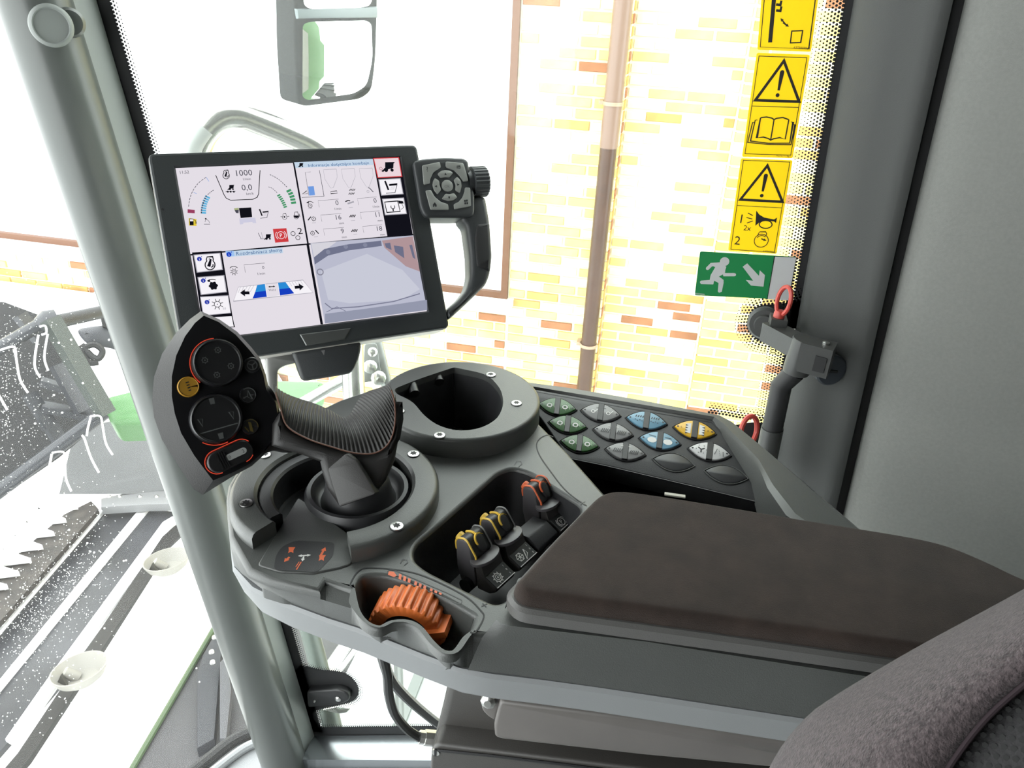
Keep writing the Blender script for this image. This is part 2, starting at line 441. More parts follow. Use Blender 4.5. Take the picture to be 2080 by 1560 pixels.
b2 = spline(A([(1500, 862), (1488, 870), (1486, 920), (1540, 960), (1620, 960), (1600, 870), (1540, 858)]), 4)
b3 = spline(A([(600, 1362), (657, 1361), (700, 1367), (724, 1388), (727, 1412), (708, 1427), (642, 1442), (636, 1458), (645, 1474), (615, 1480)]), 4)
for b in (b1, b2, b3):
    blobs.append([(p[0], p[1]) for p in b]); fr.append(slab(gp, blobs[-1], 0.0002, 0.0006))
obj('ceramic_border', join(*fr), GAS(), w1, smooth=False)
def dotrows(line, nx, nz, rows, pitch, r0, close=0):
    P = resample([(p[0], p[1], 0) for p in line], 2, False)
    L = sum((V(line[i + 1]) - V(line[i])).length for i in range(len(line) - 1)); n = int(L / pitch)
    R = resample([(p[0], p[1], 0) for p in line], n, False)
    for k in range(rows):
        d = (k + 0.25) * pitch * 0.85; r = r0 * (1 - 0.75 * k / rows)
        for i in range(len(R) - 1):
            p = R[i].lerp(R[i + 1], 0.5 * (k % 2))
            t = (R[i + 1] - R[i]).normalized(); nn = V((-t.y, t.x, 0))
            if nn.x * nx + nn.y * nz < 0: nn = -nn
            p = p + nn * d; dots.append(hexdot(gp, p.x, p.y, r))
dotrows(lb, 1, 0, 3, 0.0044, 0.0021)
dotrows(rb, -1, 0, 8, 0.0038, 0.0017)
dotrows([(-0.56, bot(-0.56) + 0.010), (-0.2, bot(-0.2) + 0.010)], 0, 1, 3, 0.0040, 0.0018)
dotrows(A([(1440, 838), (1470, 842), (1500, 848), (1560, 856)]), 0, 1, 5, 0.0040, 0.0019)
def blobdots(b, rows):
    b = ccw(b)
    for k in range(rows):
        q = offset(b, (k + 0.3) * 0.0034); L = sum((V(q[i]) - V(q[i - 1])).length for i in range(len(q)))
        for p in resample([(x, y, 0) for x, y in q], int(L / 0.0041)): dots.append(hexdot(gp, p.x, p.y, 0.0017 * (1 - 0.7 * k / rows)))
blobdots(blobs[0], 5); blobdots(blobs[2], 3)
vs, fs = [], []
for d in dots: fs.append(tuple(range(len(vs), len(vs) + len(d)))); vs += d
tag(obj('border_dots', (vs, fs), GAS(), w1, smooth=False), kind='stuff')

# sill under the right window
def sillbar(y0, y1, d0, d1, m, name, parent, x0=-0.52, x1=0.2):
    ps = [(x0, y0), (x1, y0), (x1, y1), (x0, y1)]
    return obj(name, loft([[V((a, b, bot(a) + d)) for a, b in ps] for d in (d0, d1)]), m, parent)
si = thing('trim_4', 'brushed metal sill with black seals below the right window', 'sill', (-0.2, 0.88, -0.12), kind='structure')
sillbar(0.845, 0.898, -0.06, -0.012, mat('sill_metal', (0.35, 0.37, 0.39), 0.25, 0.9, bump=0.1, bscale=40), 'sill_bar', si)
sillbar(0.83, 0.846, -0.085, -0.052, GAS(), 'sill_seal', si)
sillbar(0.70, 0.832, -0.14, -0.082, FLR(), 'sill_step', si)

# windscreen, curved forward
def ws_x(y, z): return -0.617 - 0.1385 * (z + 0.036) - 0.33 * (1 - min(1, (y / 0.86)) ** 2)
NY, NZ = 28, 10
loops = [[V((ws_x(0.86 - 1.72 * i / NY, -0.28 + 2.0 * k / NZ), 0.86 - 1.72 * i / NY, -0.28 + 2.0 * k / NZ)) for i in range(NY + 1)] for k in range(NZ + 1)]
w2 = thing('window_2', 'curved front windscreen speckled with water drops', 'window', (-0.95, 0, -0.28), kind='structure')
vf = loft(loops, closed=False)
back = [v + V((-0.006, 0, 0)) for v in vf[0]]; nb = len(vf[0])
obj('windscreen_pane', vf, glass('wet_windscreen_glass', 0.018, (0.98, 1.0, 0.99), 0.015), w2, fix=False)
# windscreen foot: black gasket strip and dots
gk = []
for i in range(NY + 1):
    y = 0.84 - 1.6 * i / NY; z = -0.17
    gk.append(V((ws_x(y, z) + 0.004, y, z)))
fl3 = [on_z(p, ZF + 0.004) for p in [(250, 1720), (300, 1655), (375, 1583), (418, 1548), (470, 1507), (515, 1486), (560, 1474)]]
obj('foot_gasket', tube(spline(fl3, 5, False), 0.013, 10), RUB(), w2)
fl4 = [on_z(p, ZF + 0.008) for p in [(290, 1720), (335, 1660), (400, 1595), (447, 1556), (496, 1520), (540, 1500)]]
obj('foot_lip', tube(spline(fl4, 5, False), 0.009, 10), FLR(), w2)
def ws_hit(px, py):
    r = ray(px, py); t = 0.6
    for _ in range(25):
        p = CAM + r * t; t += (ws_x(p.y, p.z) - p.x) / r.x * 0.8
    return CAM + r * t
vs, fs = [], []
def drop(px, py, r):
    p = ws_hit(px, py); n = (CAM - p).normalized(); pl = Plane(p + V((0.001, 0, 0)), n); k = len(vs)
    for rr, h in ((1.0, 0), (0.6, 0.6)):
        for i in range(6): vs.append(pl.w(r * rr * math.cos(i * PI / 3), r * rr * math.sin(i * PI / 3), r * h))
    for i in range(6): fs.append((k + i, k + (i + 1) % 6, k + 6 + (i + 1) % 6, k + 6 + i))
    fs.append(tuple(range(k + 6, k + 12)))
rg = random.Random(3)
for _ in range(650):
    drop(min(rg.expovariate(1 / 55), 190), rg.gauss(790, 110), rg.uniform(0.0003, 0.0007))
for _ in range(1050):
    t = rg.random(); cx, cy = 200 * t, 1330 - 230 * t
    drop(cx + rg.gauss(0, 45), cy + rg.gauss(0, 55), rg.uniform(0.0003, 0.0008))
for _ in range(240): drop(rg.uniform(0, 230), rg.uniform(1000, 1500), rg.uniform(0.0005, 0.0011))
for px, py in [(108, 802), (125, 838), (70, 860), (118, 696), (143, 690), (167, 778), (220, 690), (436, 1295), (430, 1325), (432, 1346), (398, 1357), (176, 1103), (182, 1120), (190, 1122), (211, 1276), (250, 1139), (255, 1138), (139, 1076), (404, 1385), (447, 1289)]:
    drop(px, py, 0.0016)
tag(obj('water_drops', (vs, fs), film('water_drop', (0.95, 0.96, 0.95), 0.75, 0.1), w2), kind='stuff')

# ================================================================== OUTSIDE
GZ = -2.3
SNOW = lambda: mat('snow', (0.86, 0.87, 0.88), 0.8, bump=0.5, bscale=3)
tag(obj('ground', box((-30, -25, GZ - 0.2), (30, 30, GZ)), SNOW()), 'snow covered yard ground', 'ground', kind='structure')
YL, YM, YR = 5.48, 5.60, 5.52
XA, XB = -0.345, 0.40
WX1, WX0, WZ0, WZ1 = -1.09, -6.3, -1.03, 2.4
bw = thing('wall_building', 'yellow and orange brick building wall beside the machine', 'wall', (0, 5.6, GZ), kind='structure')
MOR = lambda: mat('pale_mortar', (0.8, 0.76, 0.6), 0.9, bump=0.5, bscale=40)
HW = 3.2
mb = [box((-9, YL + 0.02, GZ), (WX0, 6.2, HW)), box((WX0, YL + 0.02, GZ), (WX1, 6.2, WZ0)), box((WX0, YL + 0.02, WZ1), (WX1, 6.2, HW)), box((WX1, YL + 0.02, GZ), (XA - 0.012, 6.2, HW)),
      box((XA - 0.012, YM + 0.012, GZ), (XB + 0.012, 6.2, HW)), box((XB + 0.012, YR + 0.012, GZ), (6, 6.2, HW))]
obj('mortar_core', join(*mb), MOR(), bw, smooth=False)
BM = [mat('brick_buff', (0.72, 0.57, 0.18), 0.85, bump=0.5, bscale=60, var=0.18, vscale=9),
      mat('brick_pale', (0.86, 0.77, 0.46), 0.85, bump=0.5, bscale=60, var=0.15, vscale=9),
      mat('brick_orange', (0.50, 0.29, 0.09), 0.85, bump=0.5, bscale=60, var=0.2, vscale=9),
      mat('brick_red', (0.30, 0.125, 0.055), 0.85, bump=0.5, bscale=60, var=0.2, vscale=9)]
def brick_mesh(L, m):
    key = (round(L, 3), m.name)
    if key not in brick_mesh.c:
        pl = Plane((0, 0, 0), (0, -1, 0))
        vs, fs = slab(pl, [(0.004, 0.004), (L - 0.004, 0.004), (L - 0.004, 0.061), (0.004, 0.061)], -0.05, 0.0, 0.004, 1)
        brick_mesh.c[key] = mesh('brick', vs, fs, m, smooth=False)
    return brick_mesh.c[key]
brick_mesh.c = {}
rb_ = random.Random(11); bricks = []
ROW, CL = 0.0755, 0.262
def lay(x0, x1, z0, z1, y, warm):
    r0 = int((z0 - GZ) / ROW + 0.99); r1 = int((z1 - GZ) / ROW)
    for r in range(r0, r1):
        x = x0; first = True
        while x < x1 - 0.05:
            L = (0.125 if r % 2 else 0.25) if first else 0.25
            first = False; L = min(L, x1 - x - 0.006)
            if L > 0.05:
                t = rb_.random(); wz = warm + max(0, (-0.6 - (GZ + r * ROW)) * 0.10)  # fewer warm bricks higher up: the brighter exposure there is put into the mix
                m = 1 if t > 0.40 + wz * 2.2 else (0 if t > 0.06 + wz else (2 if t > 0.02 + wz * 0.35 else 3))
                bricks.append((x, GZ + r * ROW, y, L, m))
            x += L + 0.012
lay(WX1 + 0.01, XA, GZ, 1.9, YL, 0.0); lay(XA + 0.002, XB, GZ, 1.9, YM, 0.02); lay(XB, 3.2, GZ, 1.9, YR, 0.22)
lay(WX0, WX1, GZ, WZ0 - 0.12, YL, 0.0); lay(-9, WX0, GZ, 1.9, YL, 0.0)
def shown(b):
    px, py = project((b[0] + b[3] / 2, b[2], b[1] + 0.03))
    if not (-20 < px < 1720 and -20 < py < 860): return 0
    if px < 1000 and py < 690: return 0
    if px < 790: return 0
    if py > 760 + (px - 1060) * 0.2 and px > 1060: return 0
    return 1 + b[3]
vis = sorted([b for b in bricks if shown(b)], key=lambda b: -shown(b)); rest = [b for b in bricks if not shown(b)] + vis[258:]
vis = vis[:258]
for x, z, y, L, m in vis:
    o = bpy.data.objects.new('brick', brick_mesh(L, BM[m])); o.location = (x, y + rb_.uniform(-0.004, 0.002), z); link(o); setpar(o, bw)
vs, fs, fm = [], [], []
for x, z, y, L, m in rest:
    me = brick_mesh(L, BM[m]); k = len(vs); vs += [v.co + V((x, y, z)) for v in me.vertices]
    for p in me.polygons: fs.append(tuple(i + k for i in p.vertices)); fm.append(m)
tag(obj('brick_courses', (vs, fs), BM, bw, fm, smooth=False, fix=False), kind='stuff')
# return face of the projecting left part, in half bricks (seen right of the pipe)
for r in range(7, 47):
    z = GZ + r * ROW
    pl = Plane((XA - 0.012, YL, z), (1, 0, 0))
    me = brick_mesh.c.get(('ret', r % 3))
    if me is None:
        vs_, fs_ = slab(Plane((0, 0, 0), (1, 0, 0)), [(0.012, 0.004), (0.118, 0.004), (0.118, 0.061), (0.012, 0.061)], -0.012, 0.012, 0.004, 1)
        me = mesh('brick', vs_, fs_, BM[(2, 3, 2)[r % 3]], smooth=False); brick_mesh.c[('ret', r % 3)] = me  # darker bricks only: shade of the return face is put into their colour
    o = bpy.data.objects.new('brick', me); o.location = (XA - 0.012, YL, z); link(o); setpar(o, bw)

sb_ = [(-9, 4.3), (-3.4, 5.1), (-2.9, 5.42), (-9, 5.42)]
tag(obj('snow_bank', loft([[V((a, b, GZ)) for a, b in sb_], [V((a + (.3 if a < -5 else -.3), b + (.15 if b < 5.2 else 0), -1.75)) for a, b in sb_], [V((a + (.3 if a < -5 else -.7), b + (.5 if b < 5.2 else 0) * (1 if b < 4.9 else .3), -1.42)) for a, b in sb_]]), SNOW()), 'bank of snow piled against the left brick wall', 'snow')
# big white window / shutter in the wall
BRN = lambda: mat('brown_frame_paint', (0.12, 0.046, 0.018), 0.5)
w3 = thing('window_3', 'big blank white shutter in a brown frame on the brick wall', 'window', (-3.3, YL, WZ0), kind='structure')
obj('white_panel', box((WX0 + 0.04, YL + 0.02, WZ0 + 0.05), (WX1 - 0.04, YL + 0.06, WZ1)), mat('white_shutter', (0.85, 0.86, 0.87), 0.5), w3)
obj('frame_side', box((WX1 - 0.05, YL - 0.02, WZ0), (WX1, YL + 0.05, WZ1)), BRN(), w3)
obj('frame_side', box((WX0, YL - 0.02, WZ0), (WX0 + 0.05, YL + 0.05, WZ1)), BRN(), w3)
obj('frame_bottom', box((WX0, YL - 0.02, WZ0), (WX1 - 0.05, YL + 0.05, WZ0 + 0.05)), BRN(), w3)
obj('window_sill', box((WX0 - 0.05, YL - 0.10, WZ0 - 0.05), (WX1 + 0.05, YL + 0.05, WZ0)), mat('sill_white', (0.7, 0.68, 0.64), 0.7), w3)
# downpipe
dp = thing('downpipe', 'brown metal rain downpipe running down the brick wall', 'pipe', (-0.415, YL - 0.08, GZ))
PX, PY, PR = -0.420, YL - 0.085, 0.058
PIPE = lambda: mat('brown_pipe_paint', (0.060, 0.026, 0.016), 0.35, bump=0.2, bscale=20, var=0.15, vscale=6)
zj = on_y((1240, 300), PY).z
obj('pipe_section', tube([(PX, PY, GZ), (PX, PY, zj + 0.03)], PR, 24), PIPE(), dp)
obj('pipe_section', tube([(PX, PY, zj), (PX, PY, 2.6)], PR * 1.07, 24), mat('faded_pipe_paint', (0.20, 0.125, 0.095), 0.3, bump=0.2, bscale=20), dp)['label'] = 'paler faded upper pipe length'
for pz in (on_y((1248, 210), PY).z, on_y((1195, 700), PY).z):
    obj('pipe_clamp', join(lathe(Plane((PX, PY, pz), HZ, V((0, 1, 0))), [(PR * 1.05, -0.012), (PR * 1.16, -0.012), (PR * 1.16, 0.012), (PR * 1.05, 0.012)], 24, cap1=False),
        box((PX - PR * 1.6, PY - 0.01, pz - 0.012), (PX - PR, PY + 0.075, pz + 0.012))), mat('clamp_paint', (0.35, 0.24, 0.17), 0.4), dp)

# green machine flank and tyre behind the cab (also seen in the mirror)
GRN = lambda: mat('machine_green', (0.06, 0.15, 0.045), 0.35, coat=0.3)
mf = thing('machine_side', 'bright green combine side panels behind the cab, seen in the mirror', 'machine', (3, 1.1, -1.2))
for i in range(3):
    obj('side_panel', box((1.05 + i * 1.5, 0.9, -0.9), (2.52 + i * 1.5, 1.25, 1.9)), GRN(), mf)
obj('lower_skirt', box((1.05, 0.85, -1.4), (5.5, 1.2, -0.92)), mat('machine_dark', (0.06, 0.06, 0.06), 0.5), mf)
ty = thing('tyre', 'large black tractor tyre beside the green panels, seen in the mirror', 'tyre', (3.3, 1.6, GZ))
tp = Plane((3.3, 1.62, GZ + 0.85), (0, 1, 0))
obj('tyre_carcass', lathe(tp, [(0.35, -0.2), (0.6, -0.25), (0.80, -0.24), (0.85, -0.15), (0.85, 0.15), (0.80, 0.24), (0.6, 0.25), (0.35, 0.2)], 36, cap1=False), RUB(), ty)
obj('wheel_rim', lathe(tp, [(0.36, 0.18), (0.3, 0.05), (0.1, 0.05), (0.0, 0.08)], 28), mat('rim_paint', (0.6, 0.08, 0.05), 0.4), ty)
lug = []
for i in range(20):
    a = 2 * PI * i / 20
    e1 = tp.u * math.cos(a) + tp.v * math.sin(a); e2 = tp.n; e3 = e1.cross(e2)
    lug.append(boxf(tp.o + e1 * 0.85, e2 * 0.9 + e3 * 0.4, e3, e1, -0.26, 0.26, -0.03, 0.03, -0.02, 0.04))
tag(obj('tread_lugs', join(*lug), RUB(), ty), kind='stuff')

# wing mirror
mc = at(668, 125, 1.55)
mn = V((0.87, -0.48, -0.04)).normalized()
mp = Plane(mc, mn)
wm = thing('wing_mirror', 'dark grey wing mirror with two panes outside the right window', 'mirror', mc + V((0, 0, -0.1)))
MH = lambda: mat('mirror_housing', (0.012, 0.0135, 0.014), 0.7, bump=0.3, bscale=200, spec=0.2)
hs = rnd(mp.pxs([(597, -260), (770, -260), (768, 20), (765, 120), (757, 185), (735, 202), (622, 217), (606, 210), (600, 100)]), 0.02, 4)
obj('mirror_housing', slab(mp, hs, -0.085, 0.0, 0.006, 3, bev0=0.03), MH(), wm)
def pane(ps, bulge, name):
    q = ccw(rnd(ps, 0.012, 4)); cxy = (sum(p[0] for p in q) / len(q), sum(p[1] for p in q) / len(q))
    R = max(math.hypot(p[0] - cxy[0], p[1] - cxy[1]) for p in q); loops = []
    for k in range(9):
        s = 1 - k / 9.0
        lp = []
        for p in q:
            x, y = cxy[0] + (p[0] - cxy[0]) * s, cxy[1] + (p[1] - cxy[1]) * s
            d = math.hypot(x - cxy[0], y - cxy[1]) / R; lp.append(mp.w(x, y, 0.0015 + bulge * (1 - d * d)))
        loops.append(lp)
    o = obj(name, loft(loops, True, False, True), mat('mirror_silver', (0.93, 0.95, 0.94), 0.02, 1.0), wm, sharp=80); return o
pane(mp.pxs([(612, 48), (630, 43), (740, 41), (752, 48), (751, 120), (740, 172), (714, 188), (622, 203), (613, 196)]), 0.012, 'mirror_glass')
pane(mp.pxs([(614, -250), (760, -250), (752, 10), (730, 15), (628, 18), (614, 10)]), 0.004, 'mirror_glass')
obj('mirror_bar', slab(mp, mp.pxs([(600, 18), (764, 13), (764, 36), (602, 38)]), -0.01, 0.006, 0.004, 2), mat('bar_grey', (0.16, 0.19, 0.2), 0.3), wm)
obj('mirror_arm', tube([mp.w(0, 0.55, -0.04), mp.w(0, 0.2, -0.05)], 0.018, 12), MH(), wm)

# stainless hand rail outside the right window
def rail(pts, d, r, seg=14): return tube(spline([at(x, y, d) for x, y in pts], 6, False), r, seg)
# rails
hr = thing('hand_rail', 'bent stainless hand rail tube rising behind the monitor', 'rail', at(560, 300, 1.5))
obj('rail_tube', rail([(392, 420), (400, 330), (408, 292), (425, 262), (455, 240), (488, 236), (520, 246), (590, 274), (650, 304), (690, 350), (705, 450), (712, 600), (718, 780), (725, 860)], 1.42, 0.0205), mat('rail_stainless', (0.42, 0.41, 0.39), 0.25, 1.0, bump=0.1, bscale=40), hr)
obj('rail_sleeve', rail([(390, 330), (394, 300), (408, 275), (418, 262)], 1.40, 0.013), mat('rail_sleeve_grey', (0.3, 0.31, 0.3), 0.6), hr)
r2 = thing('rail_stanchion', 'dull grey rail stanchion with bolts under the monitor', 'rail', at(780, 800, 1.45))
sp0 = at(790, 800, 1.50)
obj('stanchion_post', tube([at(764, 690, 1.50), sp0, V((sp0.x, sp0.y, -0.945))], 0.011, 10), mat('stanchion_grey', (0.22, 0.23, 0.22), 0.4, 0.6), r2)
for x, y, r in ((752, 745, 0.013), (769, 768, 0.014), (757, 715, 0.009)):
    q = Plane(at(x, y, 1.475), (CAM - at(x, y, 1.475)).normalized())
    obj('bolt', lathe(q, [(r, -0.01), (r, 0.004), (r * 0.6, 0.008), (0, 0.009)], 12), CHROME(), r2)
obj('clamp_plate', slab(Plane(at(755, 740, 1.488), (CAM - at(755, 740, 1.488)).normalized()), rnd([(-0.02, -0.035), (0.018, -0.03), (0.012, 0.04), (-0.012, 0.04)], 0.006), -0.01, 0.0, 0.002), mat('stanchion_grey', (0.3, 0.3, 0.3), 0.4), r2)
obj('brace_tube', tube([at(560, 850, 1.58), at(700, 772, 1.52), at(775, 745, 1.50)], 0.012, 12), CHROME(), r2)
r4 = thing('ladder_post', 'grey ladder post seen through the low corner of the right window', 'rail', at(640, 1320, 1.7))
obj('post_tube', tube([at(600, 1180, 1.75), at(634, 1300, 1.72), at(652, 1370, 1.7), at(680, 1500, 1.7)], 0.019, 14), mat('post_grey_green', (0.06, 0.075, 0.066), 0.4, 0.3), r4)
obj('post_brace', tube([at(655, 1380, 1.75), at(720, 1285, 1.85)], 0.014, 12), CHROME(), r4)
obj('post_brace', tube([at(672, 1385, 1.8), at(745, 1290, 1.9)], 0.006, 10), CHROME(), r4)
ap = thing('access_platform', 'pale grey access platform plate with ribs outside the lower window', 'platform', (-0.3, 1.5, -0.95))
obj('deck_plate', slab(Z2(0), [(-0.85, 1.0), (0.4, 1.0), (0.4, 2.0), (-0.85, 2.0)], -1.0, -0.95), mat('platform_pale', (0.4, 0.43, 0.43), 0.5, var=0.06, vscale=6), ap)
for x in (-0.62, -0.30, 0.02):
    obj('deck_rib', box((x, 1.0, -0.95), (x + 0.035, 2.0, -0.935)), mat('platform_rib', (0.14, 0.155, 0.15), 0.5), ap)
lt = thing('window_latch', 'black window latch block with bolts on the low corner of the glass', 'latch', on_y((690, 1405), GY - 0.005))
q = Plane(on_y((680, 1408), GY - 0.002), (0, -1, 0))
obj('latch_block', slab(q, rnd(q.pxs([(628, 1394), (690, 1390), (712, 1398), (716, 1412), (700, 1420), (630, 1428)]), 0.008), -0.004, 0.012, 0.004), PLB(), lt)
for x, y, r in ((692, 1409, 0.006), (645, 1413, 0.0025)):
    q2 = Plane(q.w(*q.px((x, y)), 0.010), (0, -1, 0)); obj('bolt', lathe(q2, [(r, 0), (r, 0.003), (r * 0.6, 0.005), (0, 0.005)], 10), STEEL(), lt)
q = Plane(on_y((692, 1440), GY + 0.04), (0, -1, 0.3))
obj('latch_catch', slab(q, rnd(q.pxs([(655, 1440), (690, 1432), (715, 1436), (706, 1446), (690, 1448)]), 0.004), -0.01, 0.004, 0.002), STEEL(), lt)

# ================================================================== header and reel in front of the machine
ZH = -1.6
HD = lambda: mat('header_dark_steel', (0.02, 0.02, 0.02), 0.45, 0.3, var=0.5, vscale=3)
HB = lambda: mat('header_sheet', (0.045, 0.046, 0.052), 0.4, 0.2, var=0.5, vscale=2.5)
HW_ = lambda: mat('header_white_strip', (0.75, 0.75, 0.76), 0.5)
hd = thing('header', 'grey sheet metal header trough running in front of the cab', 'header', (-2.5, 2.0, ZH))
def zquad(ps, z, th, m, name, parent, bev=0.0, ext=True):
    q = [(a, b - 3.0) if ext and (p[0] <= -20 or p[1] >= 1640) else (a, b) for p, (a, b) in zip(ps, zpts(ps, z))]   # runs on across the machine
    return obj(name, slab(Z2(0), q, z - th, z, bev, 2), m, parent)
zquad([(-260, 1560), (-40, 1310), (215, 1025), (360, 1040), (365, 1062), (120, 1390), (-120, 1700)], ZH, 0.03, HB(), 'trough_floor', hd)
for ps in ([(-160, 1470), (0, 1250), (190, 1022), (222, 1024), (0, 1282), (-160, 1500)], [(-160, 1590), (0, 1378), (285, 1030), (302, 1032), (0, 1398), (-160, 1612)], [(10, 1500), (100, 1372), (330, 1060), (350, 1048), (366, 1052), (345, 1075), (120, 1385), (30, 1512)]):
    zquad(ps, ZH + 0.02, 0.02, HW_(), 'trough_strip', hd, 0.004)
zquad([(-40, 1640), (36, 1530), (330, 1090), (362, 1062), (376, 1078), (345, 1110), (60, 1540), (-20, 1650)], ZH + 0.03, 0.03, mat('header_black_bar', (0.008, 0.007, 0.006), 0.5), 'trough_bar', hd)
# end plate with rivets
zquad([(205, 1012), (260, 1000), (350, 996), (420, 996), (420, 1022), (300, 1024), (205, 1030)], ZH + 0.08, 0.05, mat('header_endplate', (0.22, 0.222, 0.225), 0.5, 0.0), 'end_angle', hd, 0.005)
for x in (222, 243, 284, 318, 340):
    p = on_z((x, 1009), ZH + 0.08); obj('rivet', lathe(Plane(p, HZ, V((0, 1, 0))), [(0.012, 0), (0.01, 0.008), (0, 0.012)], 10), STEEL(), hd)
ga = Plane(on_z((300, 1000), ZH + 0.08), V((0.45, -0.85, 0.25)))
obj('end_wall', slab(ga, ga.pxs([(120, 1004), (150, 880), (215, 858), (420, 830), (460, 830), (460, 1002)]), -0.03, 0.0), mat('header_endwall', (0.14, 0.143, 0.145), 0.5, var=0.2, vscale=2), hd)
# white intake drum lying right of the black bar, with two dish shaped finger guides
dr = thing('intake_drum', 'bright white intake drum surface behind the dish guides', 'drum', on_z((280, 1350), ZH))
zquad([(60, 1560), (345, 1112), (376, 1082), (500, 1082), (470, 1250), (268, 1560), (180, 1700), (-20, 1700)], ZH + 0.05, 0.05, mat('drum_white', (0.85, 0.85, 0.84), 0.5), 'drum_skin', dr, 0.01)
for i, (x, y, lab) in enumerate(((338, 1136, 'white dish shaped finger guide high beside the front pillar'), (160, 1358, 'white dish shaped finger guide low at the left picture edge'))):
    p = on_z((x, y), ZH + 0.17); n = V((-0.15, 0.12, 0.95))
    fg = tag(thing('finger_guide', lab, 'guide', p + V((0, 0, -0.1))), group='dish guides on the drum')
    q = Plane(p, n)
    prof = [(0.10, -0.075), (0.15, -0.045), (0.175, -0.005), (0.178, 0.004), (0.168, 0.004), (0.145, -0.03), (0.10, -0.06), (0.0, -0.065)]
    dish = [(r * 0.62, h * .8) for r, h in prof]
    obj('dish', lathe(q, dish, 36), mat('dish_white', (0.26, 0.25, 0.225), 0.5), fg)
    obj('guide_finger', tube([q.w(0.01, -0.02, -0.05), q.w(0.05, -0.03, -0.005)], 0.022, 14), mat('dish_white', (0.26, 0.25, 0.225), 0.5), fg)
    obj('guide_gusset', slab(Plane(q.w(0.07, -0.01, 0), q.u + q.v), [(-0.02, -0.05), (0.03, -0.05), (0.01, 0.01)], -0.006, 0.006), mat('dish_grey', (0.05, 0.047, 0.04), 0.5), fg)
# side plate right of the drum, green edge
fp = thing('feeder_side', 'dark grey feeder side plate with a thin green edge', 'machine', on_z((400, 1480), -1.0))
zquad([(268, 1568), (442, 1268), (520, 1180), (720, 1300), (720, 1600), (400, 1800), (180, 1720)], -1.45, 0.04, mat('feeder_grey', (0.048, 0.046, 0.049), 0.5, var=0.3, vscale=2), 'side_plate', fp)
obj('green_edge', tube([on_z(p, -1.44) for p in ((160, 1745), (268, 1562), (442, 1264), (530, 1120))], 0.012, 8), mat('edge_green', (0.05, 0.085, 0.035), 0.4), fp)
zquad([(400, 1370), (412, 1330), (440, 1280), (452, 1290), (445, 1380), (435, 1500), (400, 1520)], -1.40, 0.05, mat('feeder_bluegrey', (0.022, 0.023, 0.028), 0.5), 'side_channel', fp, 0.005)
zquad([(446, 1345), (460, 1330), (470, 1400), (460, 1500), (446, 1500)], -1.37, 0.05, mat('feeder_lightgrey', (0.06, 0.06, 0.066), 0.5), 'side_channel', fp, 0.005)
for x, y in ((436, 1295), (430, 1325), (432, 1346)):
    p = on_z((x, y), -1.35); obj('rivet', lathe(Plane(p, HZ, V((0, 1, 0))), [(0.012, 0), (0.01, 0.008), (0, 0.012)], 10), STEEL(), fp)

# green crop divider nose and its guard
def facing(px, py, d, tilt=V((0, 0, 0))):
    o = at(px, py, d); return Plane(o, ((CAM - o).normalized() + tilt).normalized())
q = facing(420, 820, 3.6, V((0, 0, 0.5)))
cdv = thing('crop_divider', 'bright green plastic crop divider hood behind the front pillar', 'divider', at(300, 850, 3.6))
obj('divider_hood', slab(q, rnd(q.pxs([(208, 806), (290, 786), (480, 768), (660, 772), (660, 822), (420, 856), (228, 862), (214, 840)]), 0.03), -0.25, 0.0, 0.03), mat('divider_green', (0.085, 0.20, 0.075), 0.4), cdv)
gd = thing('reel_guard', 'grey curved plastic reel end guard by the front pillar', 'guard', at(200, 690, 3.9))
q = facing(200, 690, 3.9)
obj('guard_shell', slab(q, [tuple(p)[:2] for p in spline([(*p, 0) for p in q.pxs([(158, 672), (180, 664), (232, 662), (250, 690), (252, 716), (225, 708), (190, 702), (172, 694)])], 4)], -0.15, 0, 0.03), mat('guard_grey', (0.05, 0.051, 0.058), 0.5), gd)
obj('guard_bracket', slab(q, q.pxs([(203, 640), (214, 624), (228, 660), (222, 668), (208, 664)]), -0.05, 0.02, 0.005), HD(), gd)
obj('guard_hose', tube(spline([q.w(*q.px(p), 0.05) for p in ((165, 700), (185, 722), (200, 728), (208, 712), (190, 700), (168, 712), (180, 735), (200, 735))], 4, False), 0.014, 8), RUB(), gd)

# reel: bat tubes, arms and spring tines
DR = 3.5
re_ = thing('reel', 'black harvester reel with bat tubes, arms and spring tines', 'reel', at(120, 950, DR))
RT = lambda: mat('reel_tube', (0.036, 0.038, 0.043), 0.35, 0.1)
RD = lambda: mat('reel_dark', (0.013, 0.013, 0.014), 0.5)
pt = lambda x, y, d=0: at(x, y, DR + d)
obj('bat_tube', tube([pt(0, 706) + (pt(0, 706) - pt(86, 657)) * 9, pt(0, 706), pt(86, 657)], 0.026, 14), RT(), re_)
obj('bat_tube', tube([pt(40, 966) + (pt(40, 966) - pt(212, 838)) * 4.5, pt(40, 966), pt(212, 838)], 0.028, 14), RT(), re_)
obj('shaft', tube([pt(118, 653, .1), pt(205, 634, .3)], 0.028, 14), RD(), re_)
obj('bat_joint', tube([pt(78, 662), pt(98, 652), pt(118, 645)], [0.03, 0.045, 0.035], 14), RT(), re_)
obj('end_arm', bbar(pt(102, 648, -.05), pt(216, 842, -.05), 0.06, 0.05), mat('arm_greengrey', (0.03, 0.038, 0.032), 0.45), re_)
obj('end_arm', bbar(pt(118, 740, .1), pt(170, 835, .1), 0.06, 0.04), RT(), re_)
for a, b, wd in (((82, 775), (205, 812), 0.035), ((85, 826), (190, 846), 0.05), ((60, 800), (128, 905), 0.05), ((90, 850), (100, 870), 0.05), ((40, 640), (80, 690), 0.05)):
    obj('spoke', bbar(pt(*a, .15), pt(*b, .15), wd, 0.03), RT(), re_)
q = facing(60, 800, DR + 0.6)
